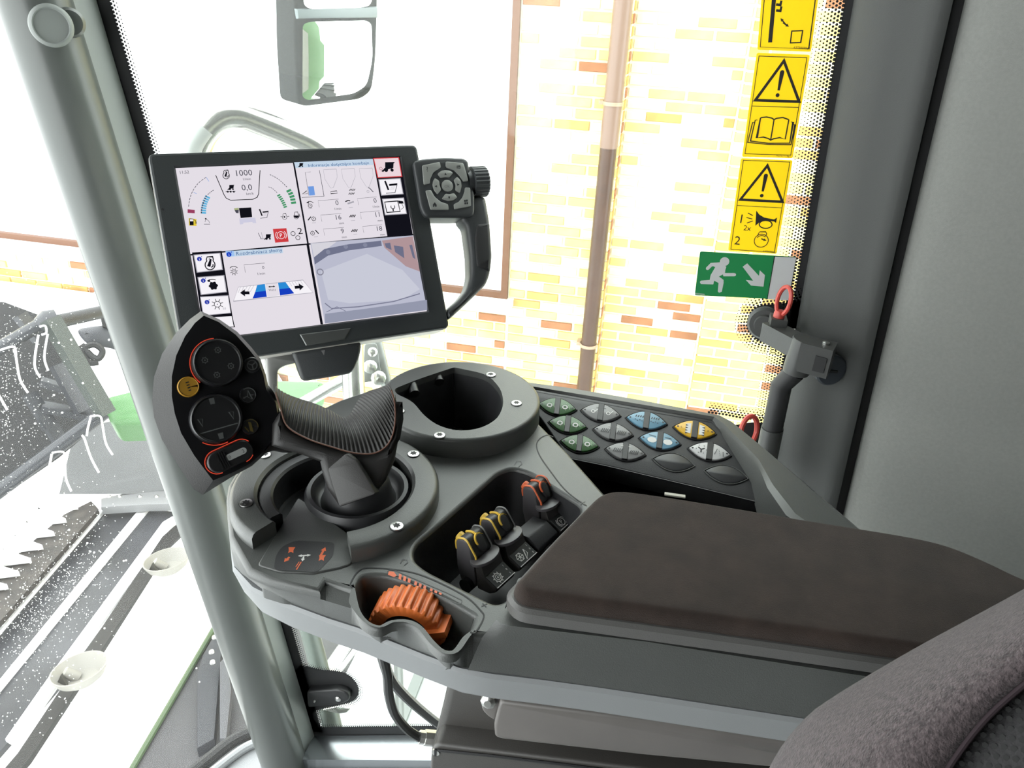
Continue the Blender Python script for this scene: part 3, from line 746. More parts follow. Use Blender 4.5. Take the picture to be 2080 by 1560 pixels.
obj('reel_screen', slab(q, q.pxs([(-600, 560), (10, 614), (80, 640), (120, 690), (160, 760), (215, 850), (120, 930), (40, 985), (-600, 1300)]), -0.03, 0.0), RD(), re_)
q = facing(100, 980, DR + 0.9)
TIN = lambda: mat('tine_wire', (0.75, 0.75, 0.74), 0.3, 0.3)
for pts in ([(28, 710), (32, 722), (38, 760), (44, 778), (57, 798)], [(-2, 712), (20, 705), (30, 706), (33, 722)], [(78, 680), (70, 740), (82, 767)], [(97, 678), (90, 725), (98, 753)], [(80, 664), (92, 662), (94, 676), (84, 680)],
            [(183, 846), (203, 845), (208, 862), (215, 900), (229, 924)], [(166, 884), (172, 892), (185, 930), (201, 960)], [(184, 848), (178, 872), (176, 886)], [(105, 920), (128, 918), (132, 935), (134, 972), (145, 998)], [(105, 922), (100, 950)], [(-4, 800), (15, 833)], [(108, 960), (104, 985), (112, 1005)]):
    obj('tine', tube(spline([pt(x, y, -.08) for x, y in pts], 4, False), 0.0042, 6), TIN(), re_)
# snow blades of stubble at left
sd = thing('divider_teeth', 'white pointed knife guard teeth at the left picture edge', 'knife bar', on_z((80, 1090), ZH + 0.05))
for i in range(9):
    t = i / 8; bx, by = -60 + 150 * (1 - t), 1215 - 190 * (1 - t) + 10
    x0, y0 = 165 - 190 * t, 1022 + 215 * t
    zquad([(x0 - 95, y0 - 32 + 12 * t), (x0 - 8, y0 + 4), (x0 - 88, y0 + 12 + 4 * t)], ZH + 0.12, 0.03, mat('tooth_white', (0.85, 0.85, 0.84), 0.5), 'tooth', sd, ext=False)
kb = thing('knife_bar', 'speckled brown cutter bar beam along the header front', 'beam', on_z((60, 1180), ZH))
zquad([(-150, 1330), (-20, 1190), (130, 1045), (185, 1018), (200, 1034), (0, 1262), (-150, 1440)], ZH + 0.085, 0.03, mat('cutter_brown', (0.04, 0.034, 0.03), 0.6, var=0.6, vscale=25), 'beam_body', kb)

# ================================================================== stickers on the glass
YEL = lambda: film('yellow_vinyl', (0.88, 0.70, 0.012), 0.44)
GRV = lambda: film('green_vinyl', (0.012, 0.24, 0.075), 0.30)
WHV = lambda: film('white_vinyl', (0.80, 0.77, 0.80), 0.42)
KV = lambda: film('black_vinyl_print', (0.01, 0.009, 0.008), 0.02)
SP = Plane((0, GY, 0), (0, -1, 0))
def sticker(name, label, cat, ps, m, group=None):
    q = SP.pxs(ps); o = V((sum(p[0] for p in q) / 4, GY, sum(p[1] for p in q) / 4))
    t = tag(thing(name, label, cat, SP.w(q[2][0], q[2][1], 0.001)), group=group)
    obj('sticker_film', slab(SP, rnd(q, 0.002, 3), 0.0008, 0.0014), m, t, smooth=False)
    return t, Draw(SP, 0.0016)
def bil(q, s, t):     # s across, t down, quad TL TR BR BL in pixels
    a = [q[0][i] * (1 - s) + q[1][i] * s for i in (0, 1)]; b = [q[3][i] * (1 - s) + q[2][i] * s for i in (0, 1)]
    return SP.px((a[0] * (1 - t) + b[0] * t, a[1] * (1 - t) + b[1] * t))
def warn_triangle(D, q, t0, t1):
    P = lambda s, t: bil(q, s, t0 + (t1 - t0) * t)
    D.line([P(.53, .06), P(.10, .90), P(.94, .90)], 0.0028, KV(), True)
    a, b = P(.53, .30), P(.515, .68)
    D.poly([(a[0] - .0022, a[1]), (a[0] + .0022, a[1]), (b[0] + .0012, b[1]), (b[0] - .0012, b[1])], KV()); D.disc(a, .0022, KV(), 10); D.disc(P(.51, .78), .0020, KV(), 12)
def frame(D, q, t0=0.0, t1=1.0, s0=.05, s1=.95, w=.0007):
    D.line([bil(q, s0, t0), bil(q, s1, t0), bil(q, s1, t1), bil(q, s0, t1)], w, KV(), True)
Q1 = [(1557, -130), (1679, -130), (1647, 105), (1538, 101)]
t, D = sticker('warning_sticker', 'yellow sticker with clearance arrow, topmost on the right window', 'sticker', Q1, YEL(), 'yellow warning stickers')
frame(D, Q1, .02, .975)
D.line([SP.px((1577, -60)), SP.px((1564, 86))], .0040, KV())
for y in (9, 21): D.line([SP.px((1576, y)), SP.px((1585, y + 1)), SP.px((1587, y - 8))], .0022, KV())
D.arrow(SP.px((1590, 46)), SP.px((1602, 54)), .0012, KV(), 2.6); D.arrow(SP.px((1596, 50)), SP.px((1585, 37)), .0012, KV(), 2.6)
D.line([SP.px(p) for p in ((1608, 63), (1630, 62), (1626, 86), (1605, 87))], .0012, KV(), True)
D.text('6373009961', *SP.px((1628, 97)), .0024, KV()); D.build('sticker_print', t)
Q2 = [(1537, 107), (1645, 111), (1610, 321), (1507, 318)]
t, D = sticker('warning_sticker', 'yellow sticker with warning triangle above an open book', 'sticker', Q2, YEL(), 'yellow warning stickers')
frame(D, Q2, .03, .51); frame(D, Q2, .51, .97); warn_triangle(D, Q2, .04, .50)
B = lambda s, t: bil(Q2, s, .51 + .46 * t)
for k, (e, tt) in enumerate(((.0, 0), (.05, .05), (.10, .10))):
    l, r = .22 - e + .03, .80 + e - .03
    if k == 0:
        D.line([B(.25, .24), B(.36, .22), B(.47, .24), B(.515, .27), B(.56, .24), B(.68, .22), B(.80, .26)], .0013, KV())
        D.line([B(.25, .24), B(.235, .66), B(.36, .64), B(.47, .67), B(.51, .70), B(.56, .67), B(.68, .64), B(.79, .67), B(.80, .26)], .0013, KV())
        D.line([B(.515, .27), B(.51, .70)], .0013, KV())
    else:
        D.line([B(.245 - e, .24 + tt), B(.20 - e * .9, .24 + tt), B(.17 - e, .70 + tt * .6), B(.47, .74 + tt * .5), B(.52, .74 + tt * .5), B(.86 + e * .6, .72 + tt * .6), B(.84 + e, .26 + tt), B(.80 + e, .26 + tt)], .0011, KV())
D.text('6373771961', *SP.px((1591, 316)), .0022, KV()); D.build('sticker_print', t)
Q3 = [(1505, 321), (1610, 325), (1577, 515), (1479, 508)]
t, D = sticker('warning_sticker', 'yellow sticker with warning triangle, horn and engine start steps', 'sticker', Q3, YEL(), 'yellow warning stickers')
frame(D, Q3, .02, .51); frame(D, Q3, .51, .985); warn_triangle(D, Q3, .04, .49)
D.text('1', *SP.px((1506, 443)), .0105, KV()); D.text('2x', *SP.px((1518, 462)), .0062, KV()); D.text('2', *SP.px((1498, 487)), .0105, KV())
D.poly(SP.pxs([(1536, 427), (1534, 458), (1541, 452), (1549, 447), (1572, 449), (1576, 452), (1578, 441), (1572, 445), (1552, 441), (1542, 435)]), KV())
D.line([SP.px((1555 + 13 * math.cos(a), 455 + 8 * math.sin(a))) for a in [2 * PI * i / 20 for i in range(20)]], .0012, KV(), True)
for a, b in (((1519, 432), (1529, 437)), ((1516, 441), (1528, 444)), ((1517, 452), (1529, 448))): D.line([SP.px(a), SP.px(b)], .0010, KV())
e = SP.px((1546, 488)); D.ring(e, .0077, .0009, KV()); D.line([SP.px(p) for p in ((1539, 478), (1540, 474), (1543, 470), (1555, 470), (1557, 474), (1555, 479))], .0009, KV())
D.arc(e, .0060, 2.6, 0.9, .0009, KV(), 10); D.arrow(SP.px((1546, 484)), SP.px((1557, 488)), .0012, KV(), 3)
D.text('6373099961', *SP.px((1563, 510)), .0022, KV()); D.build('sticker_print', t)
Q4 = [(1422, 510), (1618, 521), (1602, 608), (1411, 599)]
t, D = sticker('exit_sign', 'green emergency exit sticker with running figure and diagonal arrow', 'sign', Q4, GRV())
P = lambda c: SP.px((1380 + c[0] / 3.545, 500 + c[1] / 3.545))
D.poly([P(c) for c in ((684, 70), (842, 78), (786, 388), (632, 378))], WHV())
W = WHV()
D.disc(P((325, 108)), .0054, W)
D.poly([P(c) for c in ((262, 115), (300, 122), (338, 145), (330, 170), (322, 195), (285, 215), (318, 240), (318, 262), (305, 325), (285, 332), (276, 322), (282, 262), (250, 245), (244, 272), (155, 270), (147, 255), (155, 245), (218, 240), (225, 205), (258, 148), (240, 140))], W)
D.line([P((300, 124)), P((230, 130)), P((203, 157))], .0040, W); D.line([P((318, 175)), P((322, 202)), P((395, 202))], .0040, W)
D.disc(P((203, 157)), .0020, W, 10); D.disc(P((395, 202)), .0020, W, 10)
D.poly([P(c) for c in ((455, 145), (488, 120), (572, 210), (578, 170), (615, 205), (605, 288), (515, 280), (478, 240), (530, 245))], W)
D.line([P(c) for c in ((684, 70), (842, 78), (786, 388), (632, 378))], .0006, KV(), True)
D.text('00009880', *P((146, 341)), .0022, W); D.build('sign_print', t)

# ================================================================== window hinges with red pull rings, grab rod
HG = lambda: mat('hinge_grey', (0.045, 0.046, 0.045), 0.45, bump=0.15, bscale=900)
RED = lambda: mat('red_ring_plastic', (0.46, 0.055, 0.04), 0.4)
hp = Plane(on_y((1590, 690), GY - 0.035), (0, -1, 0))
hi = thing('window_hinge', 'dark grey window hinge arm with emergency pull ring below the exit sticker', 'latch', hp.o)  # upper hinge of the side window
q = Plane(on_y((1553, 655), GY - 0.004), V((-0.15, -1, 0.1)))
obj('hinge_disc', lathe(q, [(0.020, -0.006), (0.020, 0.004), (0.017, 0.008), (0.012, 0.008), (0.011, 0.014), (0.0, 0.014)], 32), HG(), hi)
C5 = lambda x, y: (1380 + x / 3.545, 500 + y / 3.545)
tp_ = Plane(on_y(C5(760, 640), GY - 0.06), V((0.05, -0.55, 0.83)))
P1 = [C5(*c) for c in ((625, 545), (730, 550), (735, 600), (760, 625), (990, 715), (980, 745), (800, 770), (735, 745), (598, 690), (600, 640))]
# link arm: solid bar from the glass to the rod head
a0, a1 = on_y(C5(665, 620), GY - 0.035), on_y(C5(880, 735), GY - 0.075)
obj('link_arm', bbar(a0 - (a1 - a0) * 0.12, a1, 0.022, 0.022), HG(), hi)
obj('pin_seat', bbar(a0 + V((.004, 0, .006)), a0 + V((.004, 0, 0.020)), 0.018, 0.020, V((0, 1, 0))), HG(), hi)
rp_ = Plane(a0 + V((-0.002, 0, 0.03)), V((0.35, -0.9, 0.1)))
rc = a0 + V((0.0055, 0, 0.040))
fwd = V((0.55, -0.6, 0.0)).normalized(); rgp = Plane(rc, V((-0.75, -0.6, 0.1)))
obj('pull_ring', tube([rgp.w(0.0095 * math.cos(a), 0.0165 * math.sin(a)) for a in [2 * PI * i / 28 for i in range(28)]], 0.0026, 8, closed=True), RED(), hi)['label'] = 'red pull ring'
obj('ring_stem', lathe(Plane(a0 + V((0.004, 0, 0.018)), HZ, V((0, 1, 0))), [(0.0065, 0), (0.0065, 0.007), (0.0045, 0.010), (0.0, 0.010)], 16), RED(), hi)
obj('hinge_knuckle', lathe(Plane(a1 + V((0.0, 0.0, -0.030)), V((0.06, 0, 1)), V((0, 1, 0))), [(0.0, 0), (0.014, 0.0), (0.0148, 0.002), (0.0148, 0.040), (0.0135, 0.042), (0.0, 0.042)], 28), HG(), hi)
obj('knuckle_block', boxf(a1 + V((0, 0, -0.028)), V((1, -0.35, 0)).normalized(), V((0.35, 1, 0)).normalized(), HZ, 0.0, 0.034, -0.0145, 0.012, 0.006, 0.040), HG(), hi)
obj('knuckle_slot', boxf(a1 + V((0, 0, -0.028)), V((1, -0.35, 0)).normalized(), V((0.35, 1, 0)).normalized(), HZ, 0.018, 0.030, -0.0155, -0.012, 0.012, 0.030), GAS(), hi)
sp = Plane(on_y(C5(925, 735), GY - 0.085), HZ, V((0, 1, 0)))
obj('hinge_screw', lathe(Plane(a1 + V((0.022, -0.008, 0.012)), HZ, V((0, 1, 0))), [(0.004, 0), (0.004, 0.002), (0.002, 0.003), (0, 0.003)], 12), STEEL(), hi)
obj('chrome_pin', tube([on_y(C5(780, 620), GY - 0.02), on_y(C5(850, 625), GY - 0.03)], 0.006, 14), CHROME(), hi)
gr = thing('grab_rod', 'black vertical rod joining the two window hinges', 'rod', a1 + V((0, 0, -0.45)))
tz = [a1 + V((-0.001, 0, -0.03)), on_y(C5(735, 1000), GY - 0.073), on_y(C5(672, 1300), GY - 0.073), on_y(C5(590, 1700), GY - 0.073)]
obj('rod_tube', tube(tz, 0.0118, 24), RUB(), gr)
obj('rod_sleeve', tube([tz[2].lerp(tz[3], .02), tz[3]], 0.0128, 24), HG(), gr)
l2 = thing('hinge_pin', 'small red pull ring of the lower window hinge', 'ring', on_y((1520, 880), GY - 0.02))
rc2 = on_y((1521, 876), GY - 0.025); q = Plane(rc2, V((0.3, -0.9, 0.1)))
obj('pull_ring', tube([q.w(0.0105 * math.cos(a), 0.021 * math.sin(a)) for a in [2 * PI * i / 28 for i in range(28)]], 0.0034, 8, closed=True), RED(), l2)
obj('ring_stem', lathe(Plane(rc2 + V((0, 0, -0.05)), HZ, V((0, 1, 0))), [(0.009, 0), (0.009, 0.02), (0.006, 0.03), (0, 0.03)], 16), HG(), l2)

# ================================================================== CONTROL CONSOLE
ZT, ZB, ZL = 0.84, 0.812, 0.780          # top face, bottom of the dark shell, bottom of the light band
co = thing('control_console', 'dark grey armrest control console with light grey lower band', 'console', (-0.05, 0.5, ZL))
# controls of the outline: (top pixel) and (pixel of the dark/light boundary) down the near side
near_top = [(504, 1158), (547, 1177), (600, 1190), (650, 1201), (661, 1181), (712, 1199), (722, 1242), (742, 1268), (771, 1278), (797, 1267), (827, 1266), (850, 1278), (874, 1307), (898, 1327), (926, 1327), (948, 1299), (962, 1288), (990, 1291), (1060, 1308), (1311, 1340), (1640, 1390), (2050, 1450)]
near_bot = [(484, 1160), (513, 1192), (572, 1221), (669, 1257), (726, 1275), (865, 1331), (934, 1357), (1000, 1369), (1100, 1381), (1212, 1396), (1634, 1460), (2100, 1530)]
far_top = [(2150, 1330), (1960, 1215), (1740, 1063), (1640, 978), (1540, 896), (1490, 856), (1463, 842), (1415, 831), (1165, 788), (1063, 772), (1030, 752), (990, 742), (930, 738), (870, 745), (820, 765), (770, 785), (690, 812), (620, 845), (545, 890), (490, 940), (463, 985)]
left_side = [(459, 1010), (461, 1040), (466, 1090)]
T = zpts(near_top, ZT) + zpts(far_top, ZT) + zpts(left_side, ZT)
Bn = zpts(near_bot, ZB) + [tuple(V(p) * 1.0) for p in offset(ccw(zpts(far_top, ZT)), 0.0)] if False else zpts(near_bot, ZB) + zpts(far_top, ZT) + zpts(left_side, ZT)
zp = Z2(0)
# light band: whole plan outline
BO = ccw(Bn)
BI = offset(BO, -0.005)
bl_ = [[V((a, b, ZL)) for a, b in offset(BO, -0.012)], [V((a, b, ZL + 0.006)) for a, b in offset(BO, -0.004)], [V((a, b, ZB - 0.003)) for a, b in offset(BO, 0.0015)], [V((a, b, ZB)) for a, b in BO], [V((a, b, ZB)) for a, b in BI], [V((a, b, ZL + .004)) for a, b in BI]]
obj('lower_band', loft(bl_), PLG(), co)['label'] = 'light grey lower band'
# under block so that the band is not hollow looking from below
# dark shell top plate
plate_px_right = [(1178, 1035), (1222, 1000), (1150, 915), (1072, 838), (1066, 800)]
def px_spline(ps, per): return [(p.x, p.y) for p in spline([V((a, b, 0)) for a, b in ps], per, False)]
near_plate = near_top[:5] + px_spline(near_top[5:17], 5) + [near_top[17]]
plate_px = near_plate + [(1022, 1272), (1060, 1180)] + [(1240, 1090), (1235, 1010), (1150, 915), (1074, 838), (1063, 772)] + far_top[10:] + left_side
PO = zpts(plate_px, ZT)
PO_ = ccw(PO)
pit_px = [(839, 1120), (842, 1138), (865, 1157), (1003, 1226), (1024, 1222), (1182, 1037), (1176, 1024), (1075, 960), (1040, 950), (1012, 960), (906, 1054), (848, 1103)]
pit = ccw(rnd(zpts(pit_px, ZT), 0.006, 3))
JC, JR = (-0.2145, 0.4445), 0.078            # joystick surround
CC, CR = (-0.158, 0.592), 0.0735             # storage bowl
ZJ, ZC = 0.853, 0.858
joyhole = circle(JC, 0.056, 40)
wheel_px = [(719, 1214), (730, 1178), (753, 1169), (800, 1174), (880, 1205), (955, 1246), (961, 1256), (955, 1276), (943, 1293), (924, 1318), (902, 1318), (880, 1300), (856, 1271), (828, 1257), (797, 1257), (771, 1267), (744, 1255), (722, 1228)]
whl = ccw(zpts([(p.x, p.y) for p in spline([V((a, b, 0)) for a, b in wheel_px], 4)], ZT))
bowl_px = [(922, 746), (990, 760), (1018, 790), (1024, 822), (1010, 852), (975, 871), (930, 876), (890, 865), (862, 845), (838, 815), (805, 800), (800, 790), (850, 770)]
bowl = ccw(rnd(zpts(bowl_px, ZC), [0.002] + [0.012] * 9 + [0.01] * 3, 3))
holes = [pit, whl, offset(ccw(joyhole), 0.0), offset(bowl, 0.002)]
r = 0.003
items = []
outer = offset(PO_, -r)
h3 = [[V((a, b, ZT)) for a, b in offset(h, r)] for h in holes]
top = fillholes([V((a, b, ZT)) for a, b in outer], h3)
parts_ = [top]
lo = []
for s in range(4):
    t = PI / 2 * s / 3
    lo.append([V((a, b, ZT - r + r * math.cos(t))) for a, b in offset(PO_, -r + r * math.sin(t))])
def nb(x):
    for (x0, y0), (x1, y1) in zip(near_bot, near_bot[1:]):
        if x0 <= x <= x1: return y0 + (y1 - y0) * (x - x0) / (x1 - x0)
    return near_bot[0][1]
low_px = [(p[0] - 14 + 14 * min(1, max(0, (p[0] - 500) / 120)), nb(max(485, p[0] - 14 + 14 * min(1, max(0, (p[0] - 500) / 120))))) for p in near_plate]
un_px = list(near_plate)
for i_, p_ in enumerate(un_px):
    if 651 < p_[0] < 722: un_px[i_] = (p_[0], max(p_[1], 1201 + (p_[0] - 650) * .30))
UN = zpts(un_px, ZT) + PO[len(near_plate):]
UN = UN if area2(PO) > 0 else UN[::-1]
lo.append([V((a, b, ZT - .0065)) for a, b in offset(UN, .0004)])
LOW = zpts(low_px, ZB) + PO[len(near_plate):]
LOW = LOW if area2(PO) > 0 else LOW[::-1]
lo.append([V((a, b, ZB + 0.0015)) for a, b in LOW])
parts_.append(loft(lo, True, False, False))
for h, dep in zip(holes, (0.0, 0.0, 0.0, 0.0)):
    l2 = []
    for s in range(4):
        t = PI / 2 * s / 3
        l2.append([V((a, b, ZT - r + r * math.cos(t))) for a, b in offset(h, r - r * math.sin(t))])
    parts_.append(loft(l2, True, False, False))
obj('top_shell', join(*parts_), PL(), co, fix=True)
def pitbox(h, z1, m, name, draft=0.004, zt=ZT - r):
    l = [[V((a, b, zt)) for a, b in h], [V((a, b, z1 + 0.006)) for a, b in offset(h, -draft)], [V((a, b, z1)) for a, b in offset(h, -draft - 0.005)]]
    return obj(name, loft(l, True, False, True), m, co)
pitbox(pit, 0.7865, PLD(), 'lever_tray')
pitbox(whl, 0.8138, PL(), 'wheel_well', 0.004)
pitbox(ccw(joyhole), 0.822, PLD(), 'lever_well', 0.006)
# --- joystick surround: C shaped raised ring, open towards the front left
def arcring(c, r0, r1, a0, a1, z0, z1, bev, n=60):
    sec = [(r1, z0), (r1, z1 - bev), (r1 - bev * 0.4, z1 - bev * 0.3), (r1 - bev, z1), (r0 + bev * .6, z1), (r0, z1 - bev * .6), (r0, z0)]
    loops = []
    for i in range(n + 1):
        a = a0 + (a1 - a0) * i / n
        loops.append([V((c[0] + rr * math.cos(a), c[1] + rr * math.sin(a), zz)) for rr, zz in sec])
    return loft(loops, True, True, True)
def angj(px, z=ZJ): p = on_z(px, z); return math.atan2(p.y - JC[1], p.x - JC[0])
a_s = angj((715, 1125)); a_e = angj((512, 1085)) + 2 * PI
while a_e - a_s > 2 * PI: a_e -= 2 * PI
while a_e - a_s < PI: a_e += 2 * PI
obj('lever_surround', arcring(JC, 0.0575, JR, a_s, a_e, ZB + 0.002, ZJ, 0.004), PL(), co)
# step and bowl left of the lever, inside the surround
obj('surround_bowl', arcring(JC, 0.0465, 0.0580, a_s + 2.1, a_e - 0.15, ZB, ZJ - 0.0035, 0.003, 40), PLD(), co)
# sloping ramp with printed directions
ramp = zpts([(512, 1085), (604, 1020), (715, 1125), (716, 1148), (640, 1172), (560, 1166), (510, 1155)], ZT)
rl = [V((a, b, ZT + 0.0015)) for a, b in zpts([(523, 1150), (606, 1016), (704, 1100), (715, 1147), (650, 1168), (560, 1164)], ZT)]
obj('ramp_plate', slab(zp, rnd(zpts([(523, 1150), (606, 1012), (706, 1085), (716, 1147), (690, 1156), (640, 1166), (570, 1164)], ZT), 0.003), ZB, ZT + 0.0012, 0.001), PL(), co)
rq = Plane((0, 0, ZT + 0.0012), HZ, V((0, 1, 0)))
lab = rnd(rq.pxs([(572, 1111), (600, 1098), (680, 1102), (676, 1130), (645, 1163), (556, 1158), (560, 1130)]), 0.004)
D = Draw(rq, 0.0002); D.poly(lab, PLD())
for c in (((588, 1112), (590, 1124), (582, 1118)), ((650, 1128), (652, 1142), (645, 1133))):
    x, y = c[0]; D.poly(rq.pxs([(x - 2, y), (x + 12, y), (x + 8, y + 6), (x + 8, y + 12), (x + 3, y + 9), (x - 3, y + 12), (x - 1, y + 6)]), PRINT_O())
D.arrow(rq.px((588, 1132)), rq.px((577, 1142)), .0016, PRINT_O(), 2.4); D.arrow(rq.px((652, 1128)), rq.px((661, 1112)), .0016, PRINT_O(), 2.4)
D.arrow(rq.px((619, 1129)), rq.px((605, 1130)), .0011, PRINT_W(), 2.4); D.arrow(rq.px((619, 1129)), rq.px((632, 1128)), .0011, PRINT_W(), 2.4); D.arrow(rq.px((617, 1131)), rq.px((614, 1141)), .0011, PRINT_W(), 2.4)
D.line([rq.px((612, 1142)), rq.px((602, 1158))], .0008, PRINT_O()); D.line([rq.px((608, 1142)), rq.px((601, 1152))], .0006, PRINT_O())
D.build('ramp_print', co)
# --- storage bowl ring with drop shaped opening
ro = circle(CC, CR, 64)
orr = ccw(ro); l = []
for s in range(4):
    t = PI / 2 * s / 3; l.append([V((a, b, ZC - .003 + .003 * math.cos(t))) for a, b in offset(orr, -.003 + .003 * math.sin(t))])
l.append([V((a, b, ZB)) for a, b in offset(orr, 0.001)])
bt = fillholes([V((a, b, ZC)) for a, b in offset(orr, -.003)], [[V((a, b, ZC)) for a, b in bowl]])
obj('bowl_ring', join(bt, loft(l, True, False, False), loft([[V((a, b, ZC)) for a, b in bowl], [V((a, b, ZC - 0.008)) for a, b in offset(bowl, -0.0008)]], True, False, False)), PL(), co)
bi = offset(bowl, -0.0006)
obj('storage_bowl', loft([[V((a, b, ZC - 0.006)) for a, b in bi], [V((a, b, ZC - 0.065)) for a, b in offset(bi, -0.006)], [V((a, b, ZC - 0.07)) for a, b in offset(bi, -0.011)]], True, False, True), PLD(), co)
for x, y in ((835, 785), (885, 762)):
    p = on_z((x, y), ZC - 0.006) ; obj('bowl_clip', tube([p + V((0.0, 0.002, 0.001)), p + V((0.006, -0.008, -0.003))], 0.005, 12), PLB(), co)
for i in range(3):
    a, b = on_z((880 + i * 18, 890 - 4 * i), ZC - 0.066), on_z((950 + i * 26, 860 - i * 4), ZC - 0.066)
    obj('bowl_rib', bbar(a, b, 0.002, 0.004), PL(), co)
# --- torx screws
def screw_mesh(r):
    pl = Plane((0, 0, 0), HZ, V((0, 1, 0))); n = 36
    head = lathe(pl, [(r * 1.12, -0.0004), (r * 1.12, 0.0002)], n, cap1=True)
    dish = lathe(pl, [(r, 0.0), (r * 0.97, 0.0010), (r * 0.55, 0.0013)], n, cap1=True)
    star = []
    for i in range(24):
        k = (0.58 if i % 4 in (0, 1) else 0.42) * r; star.append((k * math.cos(2 * PI * i / 24), k * math.sin(2 * PI * i / 24)))
    st = slab(pl, star, 0.0012, 0.00145)
    vf, fm = joinm([(head, 1), (dish, 0), (st, 1)])
    return mesh('screw', vf[0], vf[1], [STEEL(), GAS()], fm)
SM = screw_mesh(0.0047)
def screw(px, z):
    o = bpy.data.objects.new('screw', SM); o.location = on_z(px, z); o.rotation_euler = (0, 0, random.random() * 3); link(o)
    par_loc = co.location; o.parent = co; o.matrix_parent_inverse = Matrix.Translation(co.location).inverted()
for px in ((806, 1070), (840, 923), (500, 1023), (538, 925)): screw(px, ZJ)
for px in ((997, 762), (1049, 820), (893, 885), (811, 836)): screw(px, ZC)
# --- thin seam line of the finger rest right of the lever tray
D = Draw(Plane((0, 0, ZT), HZ, V((0, 1, 0))), 0.0003)
D.line([(p[0], p[1]) for p in spline([(*zpts([q], ZT)[0], 0) for q in ((1124, 888), (1112, 884), (1098, 890), (1090, 903), (1096, 925), (1120, 960), (1145, 992), (1168, 1012), (1192, 1028))], 4, False)], .0009, GAS())
D.build('rest_seam', co)
D = Draw(Plane((0, 0, ZT), HZ, V((0, 1, 0))), 0.0003)
D.line([(p[0], p[1]) for p in spline([(*zpts([q], ZT)[0], 0) for q in ((716, 1195), (712, 1186), (728, 1161), (756, 1154), (845, 1165), (938, 1207), (976, 1240), (982, 1256), (966, 1284), (955, 1284))], 5, False)], .0010, GAS())
D.build('wheel_seam', co)
D = Draw(Plane((0, 0, ZT), HZ, V((0, 1, 0))), 0.0003)
sc_px = [(790, 1158), (800, 1158), (905, 1203), (940, 1220), (936, 1228), (925, 1225), (812, 1177), (785, 1165)]
D.line(rnd(zpts(sc_px, ZT), .003), .0005, PLB(), True)
D.poly(zpts([(790, 1161), (800, 1162), (806, 1170), (800, 1173), (788, 1168)], ZT), PRINT_O())
for i in range(9):
    x, y = 811 + i * 9.2 + (i // 3) * 4, 1166 + i * 4.3 + (i // 3) * 1.8; h = 11.5 - i * 0.95
    D.poly(zpts([(x, y), (x + 5.2, y + 2.4), (x + 3.6, y + 2.4 + h * .9), (x - 1.6, y + h * .9)], ZT), PRINT_O())
D.build('scale_print', co)
NM = lambda: Draw(Plane((0, 0, ZT), HZ, V((0, 1, 0))), 0.0003)
for px in ((820, 1141), (1052, 941)):
    x, y = px; D = NM(); D.line(zpts([(x - 7, y + 4), (x - 2, y - 4), (x + 6, y - 3), (x + 8, y + 2), (x + 1, y + 8)], ZT), .0006, PLD()); D.build('embossed_mark', co)
for px in ((984, 1229), (1183, 1022)):
    x, y = px; D = NM(); D.line(zpts([(x - 6, y + 3), (x + 6, y - 3)], ZT), .0007, PLD()); D.line(zpts([(x - 4, y - 4), (x + 4, y + 4)], ZT), .0007, PLD()); D.build('embossed_mark', co)
# --- tray and rim for the switch panel
rim_out = far_top[2:10]; 
inner_px = [(1790, 1170), (1598, 1040), (1560, 985), (1541, 938), (1466, 860), (1449, 847), (1280, 819), (1074, 785), (1056, 792), (1062, 812)]
ri = zpts(inner_px, ZT)
ro_px = [(1960, 1215), (1745, 1066), (1640, 978), (1540, 896), (1490, 857), (1463, 843), (1300, 811), (1165, 788), (1063, 773), (1044, 790)]
rop = zpts(ro_px, ZT)
rim_a = [V((a, b, ZT)) for a, b in rop]; rim_b = [V((a, b, ZT)) for a, b in ri]
pp = Plane((0.06, 0.655, 0.8375), V((0, -0.27, 0.963)), V((0, 1, 0)))
def pz(a, b): return pp.o.z - (pp.n.x * (a - pp.o.x) + pp.n.y * (b - pp.o.y)) / pp.n.z
inn = [V((a, b, pz(a, b) - .003)) for a, b in zpts([(1780, 1168), (1592, 1036), (1552, 975), (1535, 938), (1462, 862), (1446, 851), (1278, 823), (1076, 789), (1060, 795), (1066, 812)], ZT)]
out = [V((a, b, ZB)) for a, b in zpts(ro_px, ZT)]
sec = [out, [p + V((0, 0, -0.003)) for p in rim_a], [p.lerp(q, 0.12) for p, q in zip(rim_a, rim_b)], [p.lerp(q, 0.88) for p, q in zip(rim_a, rim_b)], [p + V((0, 0, -0.003)) for p in rim_b], inn]
obj('panel_rim', loft(sec, closed=False), PL(), co, sharp=22, fix=True)
obj('panel_tray', slab(zp, zpts([(1060, 800), (1440, 850), (1545, 960), (1760, 1090), (1560, 1180), (1240, 1090), (1235, 1000), (1150, 915), (1074, 838)], ZT), ZL + .0042, ZL + 0.0052), PLD(), co)
